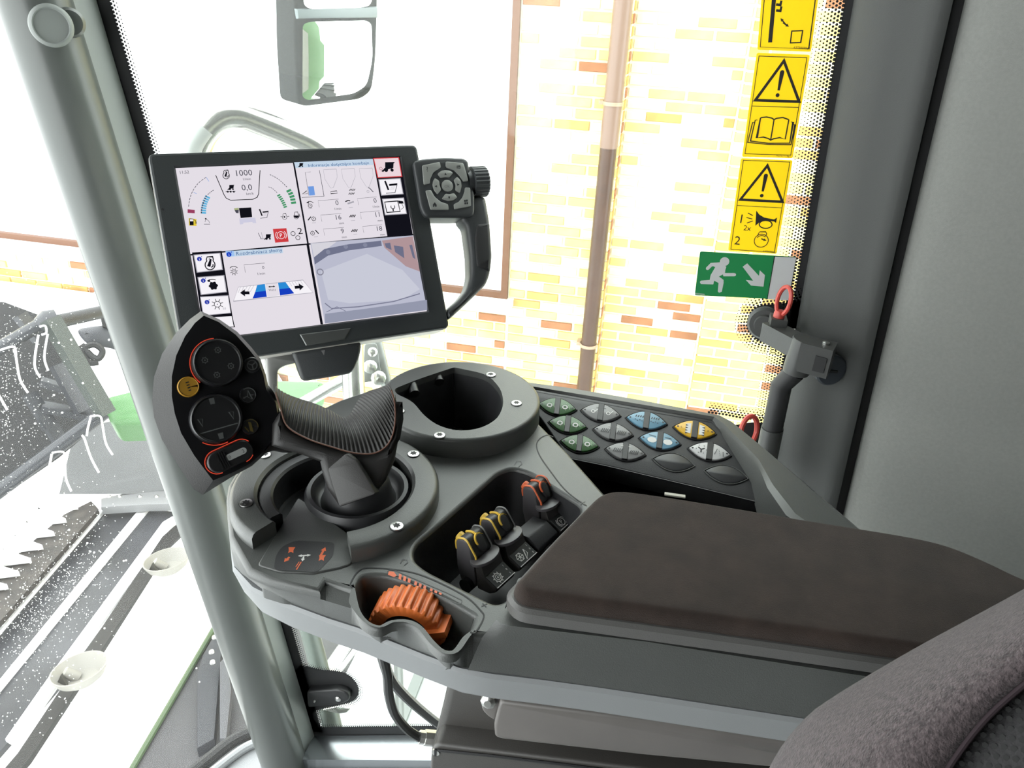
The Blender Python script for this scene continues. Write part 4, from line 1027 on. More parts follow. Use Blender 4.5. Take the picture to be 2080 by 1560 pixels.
# --- armrest plinth
ar_top = zpts([(1008, 1258), (1016, 1266), (1034, 1271), (1311, 1303), (1618, 1352), (2060, 1420)], 0.85)
ar_bot = zpts([(1000, 1318), (1012, 1324), (1034, 1330), (1311, 1368), (1630, 1420), (2060, 1482)], 0.822)
ar_b2 = zpts([(950, 1361), (985, 1364), (1040, 1370), (1330, 1411), (1634, 1458), (2060, 1521)], ZB + 0.001)
far_a = zpts([(2200, 1300), (1960, 1210), (1800, 1130), (1500, 1075), (1240, 1020), (1200, 1050), (1040, 1220)], 0.85)
lo = [[V((a, b, ZB + .001)) for a, b in ar_b2 + far_a], [V((a, b, .838)) for a, b in [tuple(V(p).lerp(V(q), .5)) for p, q in zip(ar_top, ar_b2)] + far_a], [V((a, b, .847)) for a, b in [tuple(V(p).lerp(V(q), .12)) for p, q in zip(ar_top, ar_b2)] + far_a], [V((a, b, .85)) for a, b in ar_top + far_a]]
obj('armrest_plinth', loft(lo), PL(), co)

# ================================================================== armrest pad
pd = thing('armrest_pad', 'brown velour armrest cushion on a grey plastic tray', 'armrest', (0.05, 0.44, 0.852))
cush_px = [(1037, 1200), (1048, 1174), (1120, 1095), (1196, 1018), (1215, 1001), (1240, 994), (1275, 994), (1400, 1012), (1640, 1052), (1880, 1092), (1990, 1130), (2080, 1172), (2260, 1270), (2260, 1398), (1831, 1338), (1450, 1284), (1090, 1234), (1054, 1225)]
cp = [(p.x, p.y) for p in resample(spline([(*p, 0) for p in [tuple(on_z(p, 0.8735 if 1 <= i <= 11 else 0.865))[:2] for i, p in enumerate(cush_px)]], 6), 220)]
for _ in range(3): cp = [tuple((V(cp[i - 1]) + V(cp[i]) * 2 + V(cp[(i + 1) % len(cp)])) / 4) for i in range(len(cp))]
cp = ccw(cp)
lo = [[V((a, b, .853)) for a, b in offset(cp, 0.001)], [V((a, b, .8545)) for a, b in offset(cp, 0.0035)], [V((a, b, .862)) for a, b in offset(cp, 0.0035)], [V((a, b, .8640)) for a, b in offset(cp, 0.001)]]
obj('pad_tray', loft(lo), mat('tray_plastic', (0.085, 0.083, 0.08), 0.42, bump=0.2, bscale=1400), pd)
VEL = lambda: mat('brown_velour', (0.029, 0.0195, 0.0155), 0.95, bump=0.6, bscale=2200, var=0.25, vscale=60, sheen=0.10, spec=0.12)
lo = []; hh = 0.011
for s in range(8):
    t = PI / 2 * s / 7; lo.append([V((a, b, .8635 + hh * math.sin(t))) for a, b in offset(cp, -0.0005 - 0.0055 * (1 - math.cos(t)))])
obj('pad_cushion', loft(lo), VEL(), pd, sharp=80)['label'] = 'brown velour cushion'
q = on_z((1363, 1005), 0.862); obj('pad_tag', bbar(on_z((1350, 1003), .862), on_z((1392, 1009), .862), .003, .0012), mat('tag_white', (0.5, 0.48, 0.42), 0.6), pd)

# ================================================================== switch panel with eleven rocker switches
sw = thing('switch_panel', 'black membrane switch panel recessed beside the armrest', 'panel', (0.06, 0.6, ZB))
pan_px = [(1066, 802), (1084, 790), (1280, 824), (1446, 852), (1461, 862), (1535, 945), (1586, 1020), (1580, 1030), (1400, 985), (1230, 945), (1155, 931)]
obj('panel_plate', slab(pp, rnd(pp.pxs(pan_px), 0.004, 3), -.020, 0, 0.0012), PLD(), sw)
D = Draw(pp, 0.0002)
D.line(pp.pxs([(1157, 931), (1230, 946), (1400, 986), (1582, 1030)]), .0005, PRINT_G()); D.line(pp.pxs([(1090, 796), (1280, 830), (1445, 858), (1530, 948), (1584, 1022)]), .0005, GAS()); D.build('panel_lines', sw)
SWC = [('green', (1132, 828), 'g'), ('green', (1153, 864), 'g'), ('green', (1177, 903), 'g'), ('grey', (1220, 840), 'a'), ('grey', (1245, 879), 'b'), ('grey', (1270, 919), 'b'), ('blue', (1313, 856), 'w'), ('blue', (1340, 897), 'e'), ('yellow', (1411, 875), 't'), ('white', (1441, 919), 'f'), ('blank', (1368, 940), 'd'), ('blank', (1475, 965), '')]
COLS = {'green': (0.045, 0.13, 0.04), 'grey': (0.20, 0.20, 0.20), 'blue': (0.13, 0.27, 0.37), 'yellow': (0.62, 0.36, 0.02), 'white': (0.5, 0.5, 0.5), 'blank': (0.022, 0.022, 0.024)}
hw = 0.5 * (V(pp.px((1168, 832))) - V(pp.px((1096, 824)))).length
for col, c, ic in SWC:
    o_ = V(pp.px(c)); e = V(pp.px((c[0] + 36, c[1] + 6.5))) - o_; ang = math.atan2(e.y, e.x)
    if abs(c[0] - 1475) < 1 or abs(c[0] - 1368) < 1: k = 1.1
    else: k = 1.0
    kw, kh = hw * k, hw * 0.66 * k
    hx = 37 + (c[0] - 1130) * .0145; ax_ = (hx, hx * (.145 + (c[0] - 1130) * .00011)); by_ = (2.0, -16.4 - (c[0] - 1130) * .002)
    kw, kh = hw, hw * .5
    rot = lambda a, b, c=c, ax_=ax_, by_=by_: pp.px((c[0] + ax_[0] * a / kw + by_[0] * b / kh, c[1] + ax_[1] * a / kw + by_[1] * b / kh))
    def lens(s, n=14):
        up = [(-kw * s + 2 * kw * s * i / n, kh * s * (1 - (2 * i / n - 1) ** 2)) for i in range(n + 1)]
        dn = [(-a, -b) for a, b in up[1:-1]]
        return [rot(a, b) for a, b in up + dn]
    m = mat('switch_' + col, COLS[col], 0.4, bump=0.05)
    lens_m = slab(pp, lens(1.0), -.001, .0022 if col != 'blank' else .0012, 0.0010, 2)
    b = obj('switch', lens_m, m, sw); b['label'] = ('blank dark switch cover' if col == 'blank' else col + ' lens shaped rocker switch')
    rim = [pp.w(a, q, .0004) for a, q in lens(1.07)]
    obj('switch_rim', tube(rim, 0.0008 if col != 'blank' else 0.0006, 6, closed=True), PLB() if col != 'blank' else PL(), b)
    if col == 'blank': continue
    bar_ = slab(pp, [rot(x, y) for x, y in ((-.0026, kh * 1.0), (.0026, kh * 1.0), (.0026, -kh * 1.0), (-.0026, -kh * 1.0))], 0, .0027, 0.0004, 1)
    obj('switch_bar', bar_, PLB(), b)
    L2 = Draw(Plane(pp.w(0, 0, .0022), pp.n, pp.v), 0.0002); R = rot
    ink = PRINT_W() if col in ('green',) else PRINT_K()
    for s in (-1, 1):
        L2.disc(R(s * kw * .84, 0), .0010, PRINT_K() if col != 'green' else PLD(), 10)
        if ic == 'g':
            L2.ring(R(s * kw * .42, -.0003), .0022, .0012, ink, 12); L2.line([R(s * kw * .42 + .003, .0024), R(s * kw * .42 + .0045, -.002)], .0006, mat('pale_green_print', (.25, .4, .22), .5))
            for i in range(5): L2.disc(R(s * kw * .42 + .0035 * math.cos(i * 1.25), .0035 * math.sin(i * 1.25)), .0005, mat('pale_green_print', (.25, .4, .22), .5), 6)
        elif ic == 'a':
            L2.ring(R(s * kw * .40, -.0005), .0018, .0007, PRINT_W(), 12); L2.line([R(s * kw * .40 + .0018, 0), R(s * kw * .40 + .004, .002)], .0008, PRINT_W())
            L2.line([R(s * kw * .2 - .001, .004), R(s * kw * .2 + .001, .004)], .0005, ink)
        elif ic == 'b':
            for i in range(5): L2.line([R(s * kw * .42 - .0035 + i * .0016, -.002), R(s * kw * .42 - .002 + i * .0016, .0016)], .0006, ink)
            L2.line([R(s * kw * .42 - .004, -.0022), R(s * kw * .42 + .0035, -.0022)], .0005, ink); L2.line([R(s * kw * .2 - .0012, .0045), R(s * kw * .2 + .0012, .0045)], .0005, PRINT_W())
        elif ic == 'w':
            for i in range(4): L2.line([R(s * kw * .4 - .003 + i * .002, .0015), R(s * kw * .4 - .002 + i * .002, .0035)], .0008, ink); L2.disc(R(s * kw * .4 - .003 + i * .002, -.001 - .001 * (i % 2)), .0006, ink, 6)
        elif ic == 'e':
            L2.poly([R(s * kw * .4 + .004 * math.cos(t), -.0012 + .0028 * math.sin(t)) for t in [2 * PI * i / 16 for i in range(16)]], PRINT_W()); L2.line([R(s * kw * .4 - .003, .0035), R(s * kw * .4 + .003, .0028)], .0006, ink)
        elif ic == 't':
            L2.poly([R(s * .0035, .0052), R(s * .0080, .0040), R(s * .0080, -.0045), R(s * .0035, -.0052)], PRINT_W())
            for i in range(4): y = .0035 - .0026 * i; L2.poly([R(s * .0080, y), R(s * .0056, y - .0009), R(s * .0080, y - .0018)], ink)
            L2.text('L' if s < 0 else 'R', *R(s * kw * .66, 0), .0022, ink, ang)
        elif ic == 'f':
            if s < 0:
                for t in (.5, 2.6, 4.7): L2.line([R(-kw * .42, 0), R(-kw * .42 + .0032 * math.cos(t), .0032 * math.sin(t))], .0012, ink)
                for t in range(6): L2.disc(R(-kw * .42 + .0042 * math.cos(t * 1.05), .0042 * math.sin(t * 1.05)), .0005, ink, 6)
            else:
                L2.line([R(.004, -.003), R(.006, .003)], .0005, ink); L2.line([R(.011, .001), R(.0115, -.004)], .0005, ink)
                for t in range(4): L2.disc(R(.0075 + .0004 * t, .002 - .0016 * t), .0004, ink, 6)
    L2.build('switch_icon', b)

# ================================================================== orange speed wheel
wc = V((-0.1262, 0.345, 0.8175)); WR, WW = 0.0262, 0.020
wp = Plane(wc, (0, -1, 0))                 # local a = x, b = z, n = -y (towards the seat)
ORG = lambda: mat('orange_wheel_plastic', (0.62, 0.145, 0.03), 0.38, bump=0.05)
ow = thing('thumb_wheel', 'ribbed bright orange thumb wheel in the console edge', 'wheel', wc + V((0, 0.01, -0.026)))
rows = []
NA = 240
for i in range(NA + 1):
    a = math.radians(-6 + 178 * i / NA); sv = 0.5 + 0.5 * math.cos(a * 30); rr = WR - 0.0020 * (1 - sv) ** 1.6
    sec = [(WR * .60, -.004), (WR * .62, -.0004), (WR * .925, 0.0), (rr, -.0014), (rr, -WW + .001), (rr * .95, -WW), (WR * .60, -WW)]
    rows.append([wp.w(r_ * math.cos(a), r_ * math.sin(a), h_) for r_, h_ in sec])
obj('ribbed_rim', loft(rows), ORG(), ow, sharp=50)
ta = math.radians(22); e1 = wp.u * math.cos(ta) + wp.v * math.sin(ta); e2 = e1.cross(wp.n)
obj('index_bar', boxf(wc, e1, wp.n, wp.n.cross(e1), WR * .55, WR + .0042, -WW - .002, .0035, -.0022, .0022), ORG(), ow)

# ================================================================== three finger levers in the tray
rdir = V((0.412, 0.911, 0)).normalized()
l0 = on_z((983, 1175), 0.82)
lp = Plane(l0, -rdir)
KB = lambda: mat('lever_knob_black', (0.02, 0.02, 0.021), 0.42, bump=0.15, bscale=1500)
ARM = lambda: mat('lever_arm_grey', (0.075, 0.07, 0.074), 0.4)
K5 = lambda x, y: (880 + x / 5.378, 930 + y / 5.378)
lev_labels = ['yellow edged finger lever nearest the orange wheel, gear symbol plate', 'yellow edged middle finger lever with reel symbol plate', 'red edged finger lever with parking brake plate']
shifts = [V((0, 0, 0)), rdir * 0.0285, rdir * 0.0822]
def levers():
    arm_o = rnd(lp.pxs([K5(*c) for c in ((243, 905), (262, 885), (345, 905), (372, 935), (400, 1010), (440, 1180), (470, 1380), (440, 1430), (330, 1390), (300, 1330), (255, 1160))]), .002, 3)
    knob_o = rnd(lp.pxs([K5(*c) for c in ((245, 915), (262, 880), (330, 890), (365, 920), (465, 1108), (440, 1150), (330, 1130), (255, 1000))]), [.002, .003, .003, .003, .002, .002, .002, .002], 3)
    skirt_o = lp.pxs([K5(*c) for c in ((420, 1150), (470, 1112), (520, 1160), (480, 1190), (425, 1180))])
    base_o = rnd(lp.pxs([K5(*c) for c in ((455, 1170), (520, 1190), (560, 1310), (690, 1440), (680, 1480), (610, 1490), (480, 1430))]), .0015, 2)
    for i, sh in enumerate(shifts):
        P2 = Plane(l0 + sh, -rdir); acc = PRINT_Y() if i < 2 else PRINT_O()
        lv = thing('finger_lever', lev_labels[i], 'lever', l0 + sh + V((0, 0, -.03)), 'finger levers in the tray')
        obj('lever_arm', slab(P2, arm_o, -.0060, 0, .0012, 2), ARM(), lv)
        kn = obj('lever_knob', slab(P2, offset(ccw(knob_o), -.0002), -.0205, -.0002, .0022, 3, bev0=.0022), KB(), lv, sharp=60)
        # coloured edge lines and crescents on the knob
        edge = [P2.w(a, b, -.0006) for a, b in offset(ccw(knob_o), .0003)]
        k = len(edge)
        cen = [P2.w(a, b, -.0105) for a, b in offset(ccw(knob_o), .0002)]
        zmid = sum(p.z for p in edge) / k
        pth = [e for e in edge if e.z > zmid - .004]
        def ordered(pts):
            lo_ = [tuple(p) for p in pts]; j = max(range(len(pts)), key=lambda q: (pts[q] - pts[q - 1]).length); return pts[j:] + pts[:j]
        obj('edge_line', tube(ordered(pth), .0008, 6), acc, kn)
        top = [p for p in cen if p.z > zmid + .005]
        obj('edge_line', tube(ordered(top), .0009, 6), acc, kn)
        fe = ordered([P2.w(a, b, -.0190) for a, b in offset(ccw(knob_o), .0002) if P2.w(a, b).z > zmid - .004])
        obj('edge_line', tube(fe, .0006, 6), PRINT_G() if i < 2 else acc, kn)
        # crescent pads on the side face
        f0, f1 = [lp.px(K5(*c)) for c in ((365, 920), (465, 1108))]
        A0, A1 = P2.w(*f0, 0), P2.w(*f1, 0); dn = (A1 - A0); L = dn.length; dn.normalize()
        sn = dn.cross(rdir).normalized()
        if sn.dot(CAM - A0) < 0: sn = -sn
        sp_ = Plane(A0 + dn * (L * .30) + rdir * .0105, sn, -dn)
        pts = [(.0042 * math.cos(t), .0050 * math.sin(t) + (0.0 if math.sin(t) > 0 else -.004 * abs(math.sin(t)))) for t in [2 * PI * j / 24 for j in range(24)]]
        obj('thumb_pad', slab(sp_, pts, -.001, .0022, .0016, 3), KB(), kn)
        ccx = [(.0044 * math.cos(t), .0054 * math.sin(t)) for t in [PI * (.15 + 1.0 * j / 14) for j in range(15)]]; cci = [(.0044 * math.cos(t) + .0010, .0040 * math.sin(t)) for t in [PI * (.15 + 1.0 * j / 14) for j in range(15)]]
        obj('crescent', slab(sp_, ccx + cci[::-1], .0004, .0019), acc, kn)
        bq = Plane(A0 - dn * .002 - sn * .016 + rdir * .010, -sn + HZ * .9, HZ)
        obj('thumb_pad', slab(bq, circle((0, 0), .0036, 18), -.002, .002, .001), acc, kn)
        # skirt disc and base block
        sk = P2.w(*lp.px(K5(470, 1150)), -.010)
        obj('lever_skirt', slab(Plane(sk, (dn * .7 * -1 + sn * .35 + HZ * .2)), [(.0135 * math.cos(t), .0085 * math.sin(t)) for t in [2 * PI * j / 28 for j in range(28)]], -.0012, .0012, .0006, 2), ARM(), lv)
        bs = obj('lever_base', slab(P2, base_o, -.022, -.0002, .0010, 2), mat('lever_base_plastic', (0.035, 0.032, 0.030), 0.5, bump=0.2, bscale=1200), lv)
        s0, s1 = P2.w(*lp.px(K5(560, 1310)), 0), P2.w(*lp.px(K5(690, 1440)), 0); d2 = (s1 - s0); L2_ = d2.length; d2.normalize(); sn2 = d2.cross(rdir).normalized()
        if sn2.z < 0: sn2 = -sn2
        spl = Plane((s0 + s1) / 2 + rdir * .0113, sn2, -d2); W2 = .0105
        if spl.u.dot(rdir) < 0: spl.u = -spl.u
        obj('symbol_plate', slab(spl, [(-W2, -L2_ / 2), (W2, -L2_ / 2), (W2, L2_ / 2), (-W2, L2_ / 2)], -.0005, .0008, .0003, 1), mat('symbol_plate_black', (0.022, 0.024, 0.024), 0.35), lv)
        D = Draw(spl, .0010); ww = PRINT_W()
        h = L2_ / 2
        D.line([(-W2, -h * .97), (W2, -h * .97)], .0006, PRINT_W())
        def sw_(a, b): return (a, b)
        if i == 0:
            D.gear((-.0035, -h * .05), .0032, 9, .0006, ww); D.ring((-.0035, -h * .05), .0019, .0005, ww); D.disc((-.0035, -h * .05), .0007, ww)
            for b, t in ((h * .62, 'I'), (0, '0'), (-h * .6, 'I')): D.text(t, .0070, b, .0017, ww)
        elif i == 1:
            D.line(circle((-.0045, 0), .0034, 6), .0006, ww, True)
            for j in range(3): a = j * PI / 3; D.line([(-.0045 - .0034 * math.cos(a), -.0034 * math.sin(a)), (-.0045 + .0034 * math.cos(a), .0034 * math.sin(a))], .0006, ww)
            D.line([(-.001, -h * .8), (.0028, h * .5), (.0035, -h * .2)], .0006, ww, True)
            for b, t in ((h * .62, 'I'), (0, '0'), (-h * .6, 'II')): D.text(t, .0078, b, .0017, ww)
        else:
            D.ring((-.003, -h * .1), .0034, .0007, ww); D.text('P', -.003, -h * .1, .0040, ww)
            D.arc((-.003, -h * .1), .0047, 2.3, 4.0, .0006, ww); D.arc((-.003, -h * .1), .0047, -.85, .85, .0006, ww); D.text('(P)', .0070, h * .5, .0018, ww); D.line([(.0066, -h * .6), (.0078, -h * .6)], .0005, ww)
        D.build('symbol_print', lv)
        pv = P2.w(*lp.px(K5(385, 1370)), 0.0)
        obj('pivot_boss', tube([pv - rdir * .004, pv - rdir * -.012], .0055, 16), PLB(), lv)
levers()
bt_ = thing('blank_cover', 'plain black blanking cover between the reel lever and brake lever', 'cover', l0 + rdir * .058 + V((0, 0, -.03)))
P2 = Plane(l0 + rdir * .0535, -rdir)
bo = rnd(lp.pxs([K5(*c) for c in ((400, 1215), (560, 1280), (690, 1420), (680, 1490), (480, 1480), (390, 1380))]), .0015, 2)
obj('cover_block', slab(P2, bo, -.0255, 0, .001, 2), PLD(), bt_)

# ================================================================== TERMINAL MONITOR
KS = 0.874
mo = CAM + (V((-0.3835, 0.7701, 0.9234)) - CAM) * KS
mpl = Plane(mo, V((0.5077, -0.6812, 0.5274)), V((-0.3115, 0.4256, 0.8496)))
mn_ = thing('terminal_monitor', 'dark framed display terminal with keypad and grab handle', 'monitor', mpl.w(0, -0.12, -0.02))
mm = lambda a, b: (a * KS / 1000, b * KS / 1000)
hout = rnd([mm(-147.4, 108.3), mm(146.6, 107.3), mm(146.6, -115.5), mm(-147.4, -118.5)], .006, 4)
scr = [mm(-123, 92.25), mm(123, 92.25), mm(123, -92.25), mm(-123, -92.25)]
obj('housing_back', slab(mpl, offset(ccw(hout), .0004), -.036, -.003, 0, 3, bev0=.003), mat('monitor_back_grey', (0.50, 0.48, 0.44), 0.5), mn_)['label'] = 'pale grey rear housing'
ho = ccw(hout); si_ = ccw(scr)
fr_ = fillholes([mpl.w(a, b, .002) for a, b in offset(ho, -.0025)], [[mpl.w(a, b, .002) for a, b in offset(si_, .0016)]])
sd_ = loft([[mpl.w(a, b, -.006) for a, b in ho], [mpl.w(a, b, 0) for a, b in ho], [mpl.w(a, b, .0014) for a, b in offset(ho, -.0007)], [mpl.w(a, b, .002) for a, b in offset(ho, -.0025)]], True, True, False)
in_ = loft([[mpl.w(a, b, .002) for a, b in offset(si_, .0016)], [mpl.w(a, b, 0.0) for a, b in si_]], True, False, False)
obj('bezel', join(fr_, sd_, in_), MON(), mn_)
scn = obj('screen', slab(mpl, scr, -.001, 0.0), led('white', (228, 222, 230)), mn_, smooth=False)
scn['label'] = 'lit screen with four display fields'
S = mpl.px
bdot = obj('bezel_sensor', slab(mpl, circle(S((331, 427)), .0012, 10), .0015, .0024), GAS(), mn_)
obj('logo_plate', slab(mpl, mpl.pxs([(608, 680), (712, 667), (699, 690), (621, 703)]), .001, .0032, .0008, 1), mat('logo_metal', (0.13, 0.135, 0.13), 0.35, 0.6), mn_)
# --- screen contents
K = led('black', (18, 18, 26)); DG = led('dark_grey', (70, 70, 82)); LG = led('light_grey', (168, 166, 176)); PB = led('pale_blue', (196, 214, 232)); BL = led('blue', (112, 156, 224)); NB = led('title_blue', (52, 96, 150))
DBL = led('deep_blue', (22, 62, 190)); MBL = led('mid_blue', (44, 140, 214)); GN = led('green', (70, 150, 104)); RD_ = led('red', (205, 62, 66)); MR = led('maroon', (152, 62, 96)); YL_ = led('yellow', (226, 200, 60)); WH = led('pure_white', (246, 243, 248)); PK = led('pink', (236, 214, 220)); CY_ = led('cyan', (92, 178, 220)); IB = led('info_blue', (46, 62, 170))
D = Draw(mpl, .0002)
U = .246 * KS / 445           # one photo pixel on the screen, roughly
ca = lambda c: S((340 + c[0] / 6.933, 310 + c[1] / 6.933))      # crop of the upper left field
cb = lambda c: S((590 + c[0] / 7.429, 310 + c[1] / 7.429))      # upper right
cc = lambda c: S((380 + c[0] / 7.429, 490 + c[1] / 7.429))      # lower left
def poly(f, ps, m): D.poly([f(p) for p in ps], m)
def line(f, ps, w, m, closed=False): D.line([f(p) for p in ps], w * U, m, closed)
# field borders
D.line([mm(0, 92.2), mm(0, -92.2)], .0016, K); D.line([mm(-123, -1.5), mm(123, 0)], .0014, K)
D.line([mm(-.5, -1), mm(-.5, -92)], .0024, K)
# upper left field
D.text('11:52', *ca((240, 275)), 6.2 * U, DG, wx=.95)
D.text('1000', *ca((1080, 282)), 12.5 * U, DG); D.text('1/min', *ca((1120, 372)), 5.2 * U, DG); D.text('0,0', *ca((1118, 488)), 12.5 * U, DG); D.text('km/h', *ca((1162, 578)), 5.2 * U, DG)
line(ca, [(680, 320), (800, 600), (830, 645), (890, 672), (1200, 660), (1265, 630), (1285, 580), (1305, 250)], 1.4, K)
def icon_engine(f, c, s, m, inner=True):
    x, y = c; p = lambda a, b: f((x + a * s, y + b * s))
    D.line([p(.42 * math.cos(t), .18 - .42 * math.sin(t)) for t in [2.25 + (2 * PI - 1.35) * i / 22 for i in range(23)]], s * .055 / 6.9 * U * 1.4, m)
    D.line([p(-.27, -.15), p(-.32, -.28), p(-.25, -.5), p(.22, -.52), p(.28, -.3), p(.25, -.15)], s * .055 / 6.9 * U * 1.4, m)
    if inner: D.line([p(-.1, -.32), p(.06, -.3), p(-.1, .3), p(.02, .3)], s * .09 / 6.9 * U * 1.4, m); D.line([p(.1, .4), p(.25, .3), p(.26, .12)], s * .06 / 6.9 * U * 1.4, m)
icon_engine(ca, (828, 305), 110, K)
def icon_combine(f, c, s, m):
    x, y = c; p = lambda a, b: f((x + a * s, y + b * s))
    D.poly([p(-.25, -.4), (p(.5, -.42)), p(.5, -.36), p(.42, -.3), p(.4, .05), p(-.05, .18), p(-.25, .05)], m)
    for a, b, r in ((-.18, .2, .17), (.3, .22, .13)): D.disc(p(a, b), r * s / 7 * U, m, 14)
    D.poly([p(-.55, .3), p(-.3, .1), p(-.25, .2), p(-.4, .38)], m)
icon_combine(ca, (895, 495), 95, K)
line(ca, [(820, 555), (960, 548)], 1.0, K); 
for x in (850, 890, 935): D.disc(ca((x, 553)), 1.9 * U, K, 10)
def arcseg(f, pts, n, w, m, gap=.35):
    P = resample([(*f(p), 0) for p in spline([(p[0], p[1], 0) for p in pts], 5, False)], n * 10 + 1, False)
    for i in range(n): D.line([(q.x, q.y) for q in P[i * 10:int(i * 10 + 10 * (1 - gap)) + 1]], w * U, m)
arcseg(ca, [(545, 350), (440, 430), (360, 540), (320, 640), (295, 780)], 11, 1.0, DG, .3)
line(ca, [(545, 350), (585, 410)], .8, BL); line(ca, [(370, 560), (410, 585)], .8, BL)
poly(ca, [(285, 800), (385, 812), (385, 858), (285, 852)], MR)
arcseg(ca, [(650, 530), (560, 600)], 4, 1.2, DG, .3)
arcseg(ca, [(570, 620), (530, 700), (510, 790), (508, 875)], 8, 9.5, CY_, .25)
arcseg(ca, [(550, 610), (510, 700), (485, 790), (478, 870)], 8, 2.0, DG, .3)
arcseg(ca, [(1440, 315), (1560, 380), (1690, 500)], 9, 1.2, DG, .3); arcseg(ca, [(1700, 530), (1750, 620), (1780, 740)], 5, 10, GN, .25)
arcseg(ca, [(1420, 490), (1480, 515), (1550, 580)], 5, 1.0, DG, .3); arcseg(ca, [(1560, 600), (1620, 690), (1665, 790)], 7, 7, GN, .3)
poly(ca, [(300, 930), (410, 945), (410, 1040), (305, 1035)], YL_); poly(ca, [(312, 935), (368, 940), (370, 1030), (315, 1030)], K); poly(ca, [(318, 945), (362, 948), (364, 975), (320, 975)], WH); line(ca, [(372, 950), (400, 970), (405, 1005), (385, 1000)], .9, K)
line(ca, [(530, 985), (545, 940), (585, 975), (595, 1000)], .7, DG); line(ca, [(515, 1015), (600, 1015)], .9, DG); D.disc(ca((540, 940)), 1.6 * U, K, 8)
poly(ca, [(1005, 790), (1178, 780), (1192, 915), (1030, 930)], K); poly(ca, [(935, 795), (1000, 785), (1005, 815), (945, 820)], led('olive', (168, 176, 130))); poly(ca, [(945, 820), (1005, 815), (1000, 862), (965, 858)], DG)
poly(ca, [(1010, 935), (1235, 925), (1250, 1000), (1200, 1000), (1195, 985), (1070, 995), (1065, 1015), (1020, 1020)], led('lilac', (206, 204, 224)))
def icon_tank(f, c, s):
    x, y = c; p = lambda a, b: f((x + a * s, y + b * s))
    D.line([p(-.5, -.5), p(-.22, .22)], s / 7 * .12 * U * 1.2, K); D.poly([p(-.18, -.25), p(.48, -.32), p(.47, -.16), p(-.16, -.1)], K)
    D.line([p(.45, -.2), p(.30, .42), p(-.42, .48)], s / 7 * .05 * U, DG); D.line([p(-.05, .0), p(.3, -.02)], s / 7 * .03 * U, LG); D.line([p(-.1, .15), p(.25, .13)], s / 7 * .03 * U, LG)
icon_tank(ca, (1360, 870), 130)
icon_engine(ca, (1648, 905), 75, K, False); D.disc(ca((1645, 915)), 1.8 * U, K, 8); line(ca, [(1590, 910), (1615, 912)], .9, K); line(ca, [(1685, 908), (1712, 905)], .9, K)
icon_engine(ca, (1812, 890), 85, K, False); poly(ca, [(1775, 895), (1850, 895), (1840, 925), (1810, 932), (1785, 922)], K); line(ca, [(1850, 870), (1862, 915)], 1.2, K)
poly(ca, [(1482, 1085), (1672, 1073), (1705, 1262), (1515, 1278)], RD_)
pc = ca((1597, 1172)); D.ring(pc, 7.2 * U, 1.0 * U, WH); D.text('P', *pc, 8 * U, WH); D.arc(pc, 10.2 * U, 2.35, 3.95, 1.1 * U, WH, 10); D.arc(pc, 10.2 * U, -.8, .8, 1.1 * U, WH, 10)
icon_combine(ca, (1410, 1200), 100, K); line(ca, [(1275, 1140), (1320, 1230)], 1.0, DG); line(ca, [(1320, 1130), (1345, 1240)], .9, LG); line(ca, [(1300, 1215), (1360, 1220)], 1.5, LG)
for c in ((1765, 1150), (1833, 1208)): D.ring(ca(c), 4.2 * U, 1.1 * U, K, 18)
D.text('2', *ca((1862, 1110)), 13.5 * U, K, wx=1.15)
# upper right field
poly(cb, [(50, 160), (1235, 108), (1245, 200), (70, 245)], PB)
D.text('Informacje dotyczące kombajn', *cb((725, 186)), 6.6 * U, NB, math.radians(-.0), wx=1.13); icon_combine(cb, (150, 205), 80, K)
for x in (490, 760, 1030):
    y = 262 - (x - 490) * .03; line(cb, [(x, y + 10), (x + 195, y), (x + 210, y + 120), (x + 150, y + 280), (x + 110, y + 288), (x + 22, y + 150)], .6, LG, True)
line(cb, [(300, 305), (218, 312), (270, 660)], .7, DG); poly(cb, [(258, 525), (345, 520), (365, 655), (278, 662)], BL)
line(cb, [(430, 280), (500, 670), (165, 692)], .9, DG); line(cb, [(175, 640), (240, 590), (250, 635)], .9, K, True)
line(cb, [(598, 605), (690, 590), (700, 628), (602, 635)], .9, K, True)
for yy, xx in ((575, 880), (632, 870)):
    for i in range(4): line(cb, [(xx + i * 22, yy + 14), (xx + 22 + i * 22, yy - 14)], 1.3, K)
line(cb, [(1160, 545), (1185, 550), (1240, 610)], 1.6, DG); D.ring(cb((1160, 600)), 2.4 * U, .8 * U, LG, 12)
def valbox(x, y, val, unit, w_=310):
    line(cb, [(x + 20, y + 110), (x, y + 12), (x + w_, y - 12)], .6, DG)
    D.text(val, *cb((x + w_ - 2, y + 38)), 10.5 * U, DG, al='r'); D.text(unit, *cb((x + w_ + 40, y + 128)), 5.0 * U, DG, al='r')
valbox(408, 728, '0', '1/min'); valbox(1000, 695, '0', '1/min', 290); valbox(448, 945, '16', 'mm', 310); valbox(1040, 905, '11', 'mm', 295); valbox(488, 1155, '9', 'mm', 310); valbox(1078, 1115, '18', 'mm', 295)
for c in ((290, 818), (343, 1015), (325, 1232)): D.gear(cb(c), 3.6 * U, 10, .8 * U, K); D.disc(cb(c), 1 * U, K, 8)
D.arc(cb((290, 818)), 8.5 * U, .6, 2.4, 1.2 * U, K, 8); D.poly([cb(p) for p in ((235, 775), (268, 750), (268, 790))], K); line(cb, [(255, 1040), (300, 985)], 2.0, K); line(cb, [(365, 1185), (415, 1240)], 2.0, K)
line(cb, [(815, 760), (860, 740), (890, 748)], 2.0, K); line(cb, [(850, 790), (945, 760)], 3.2, LG)
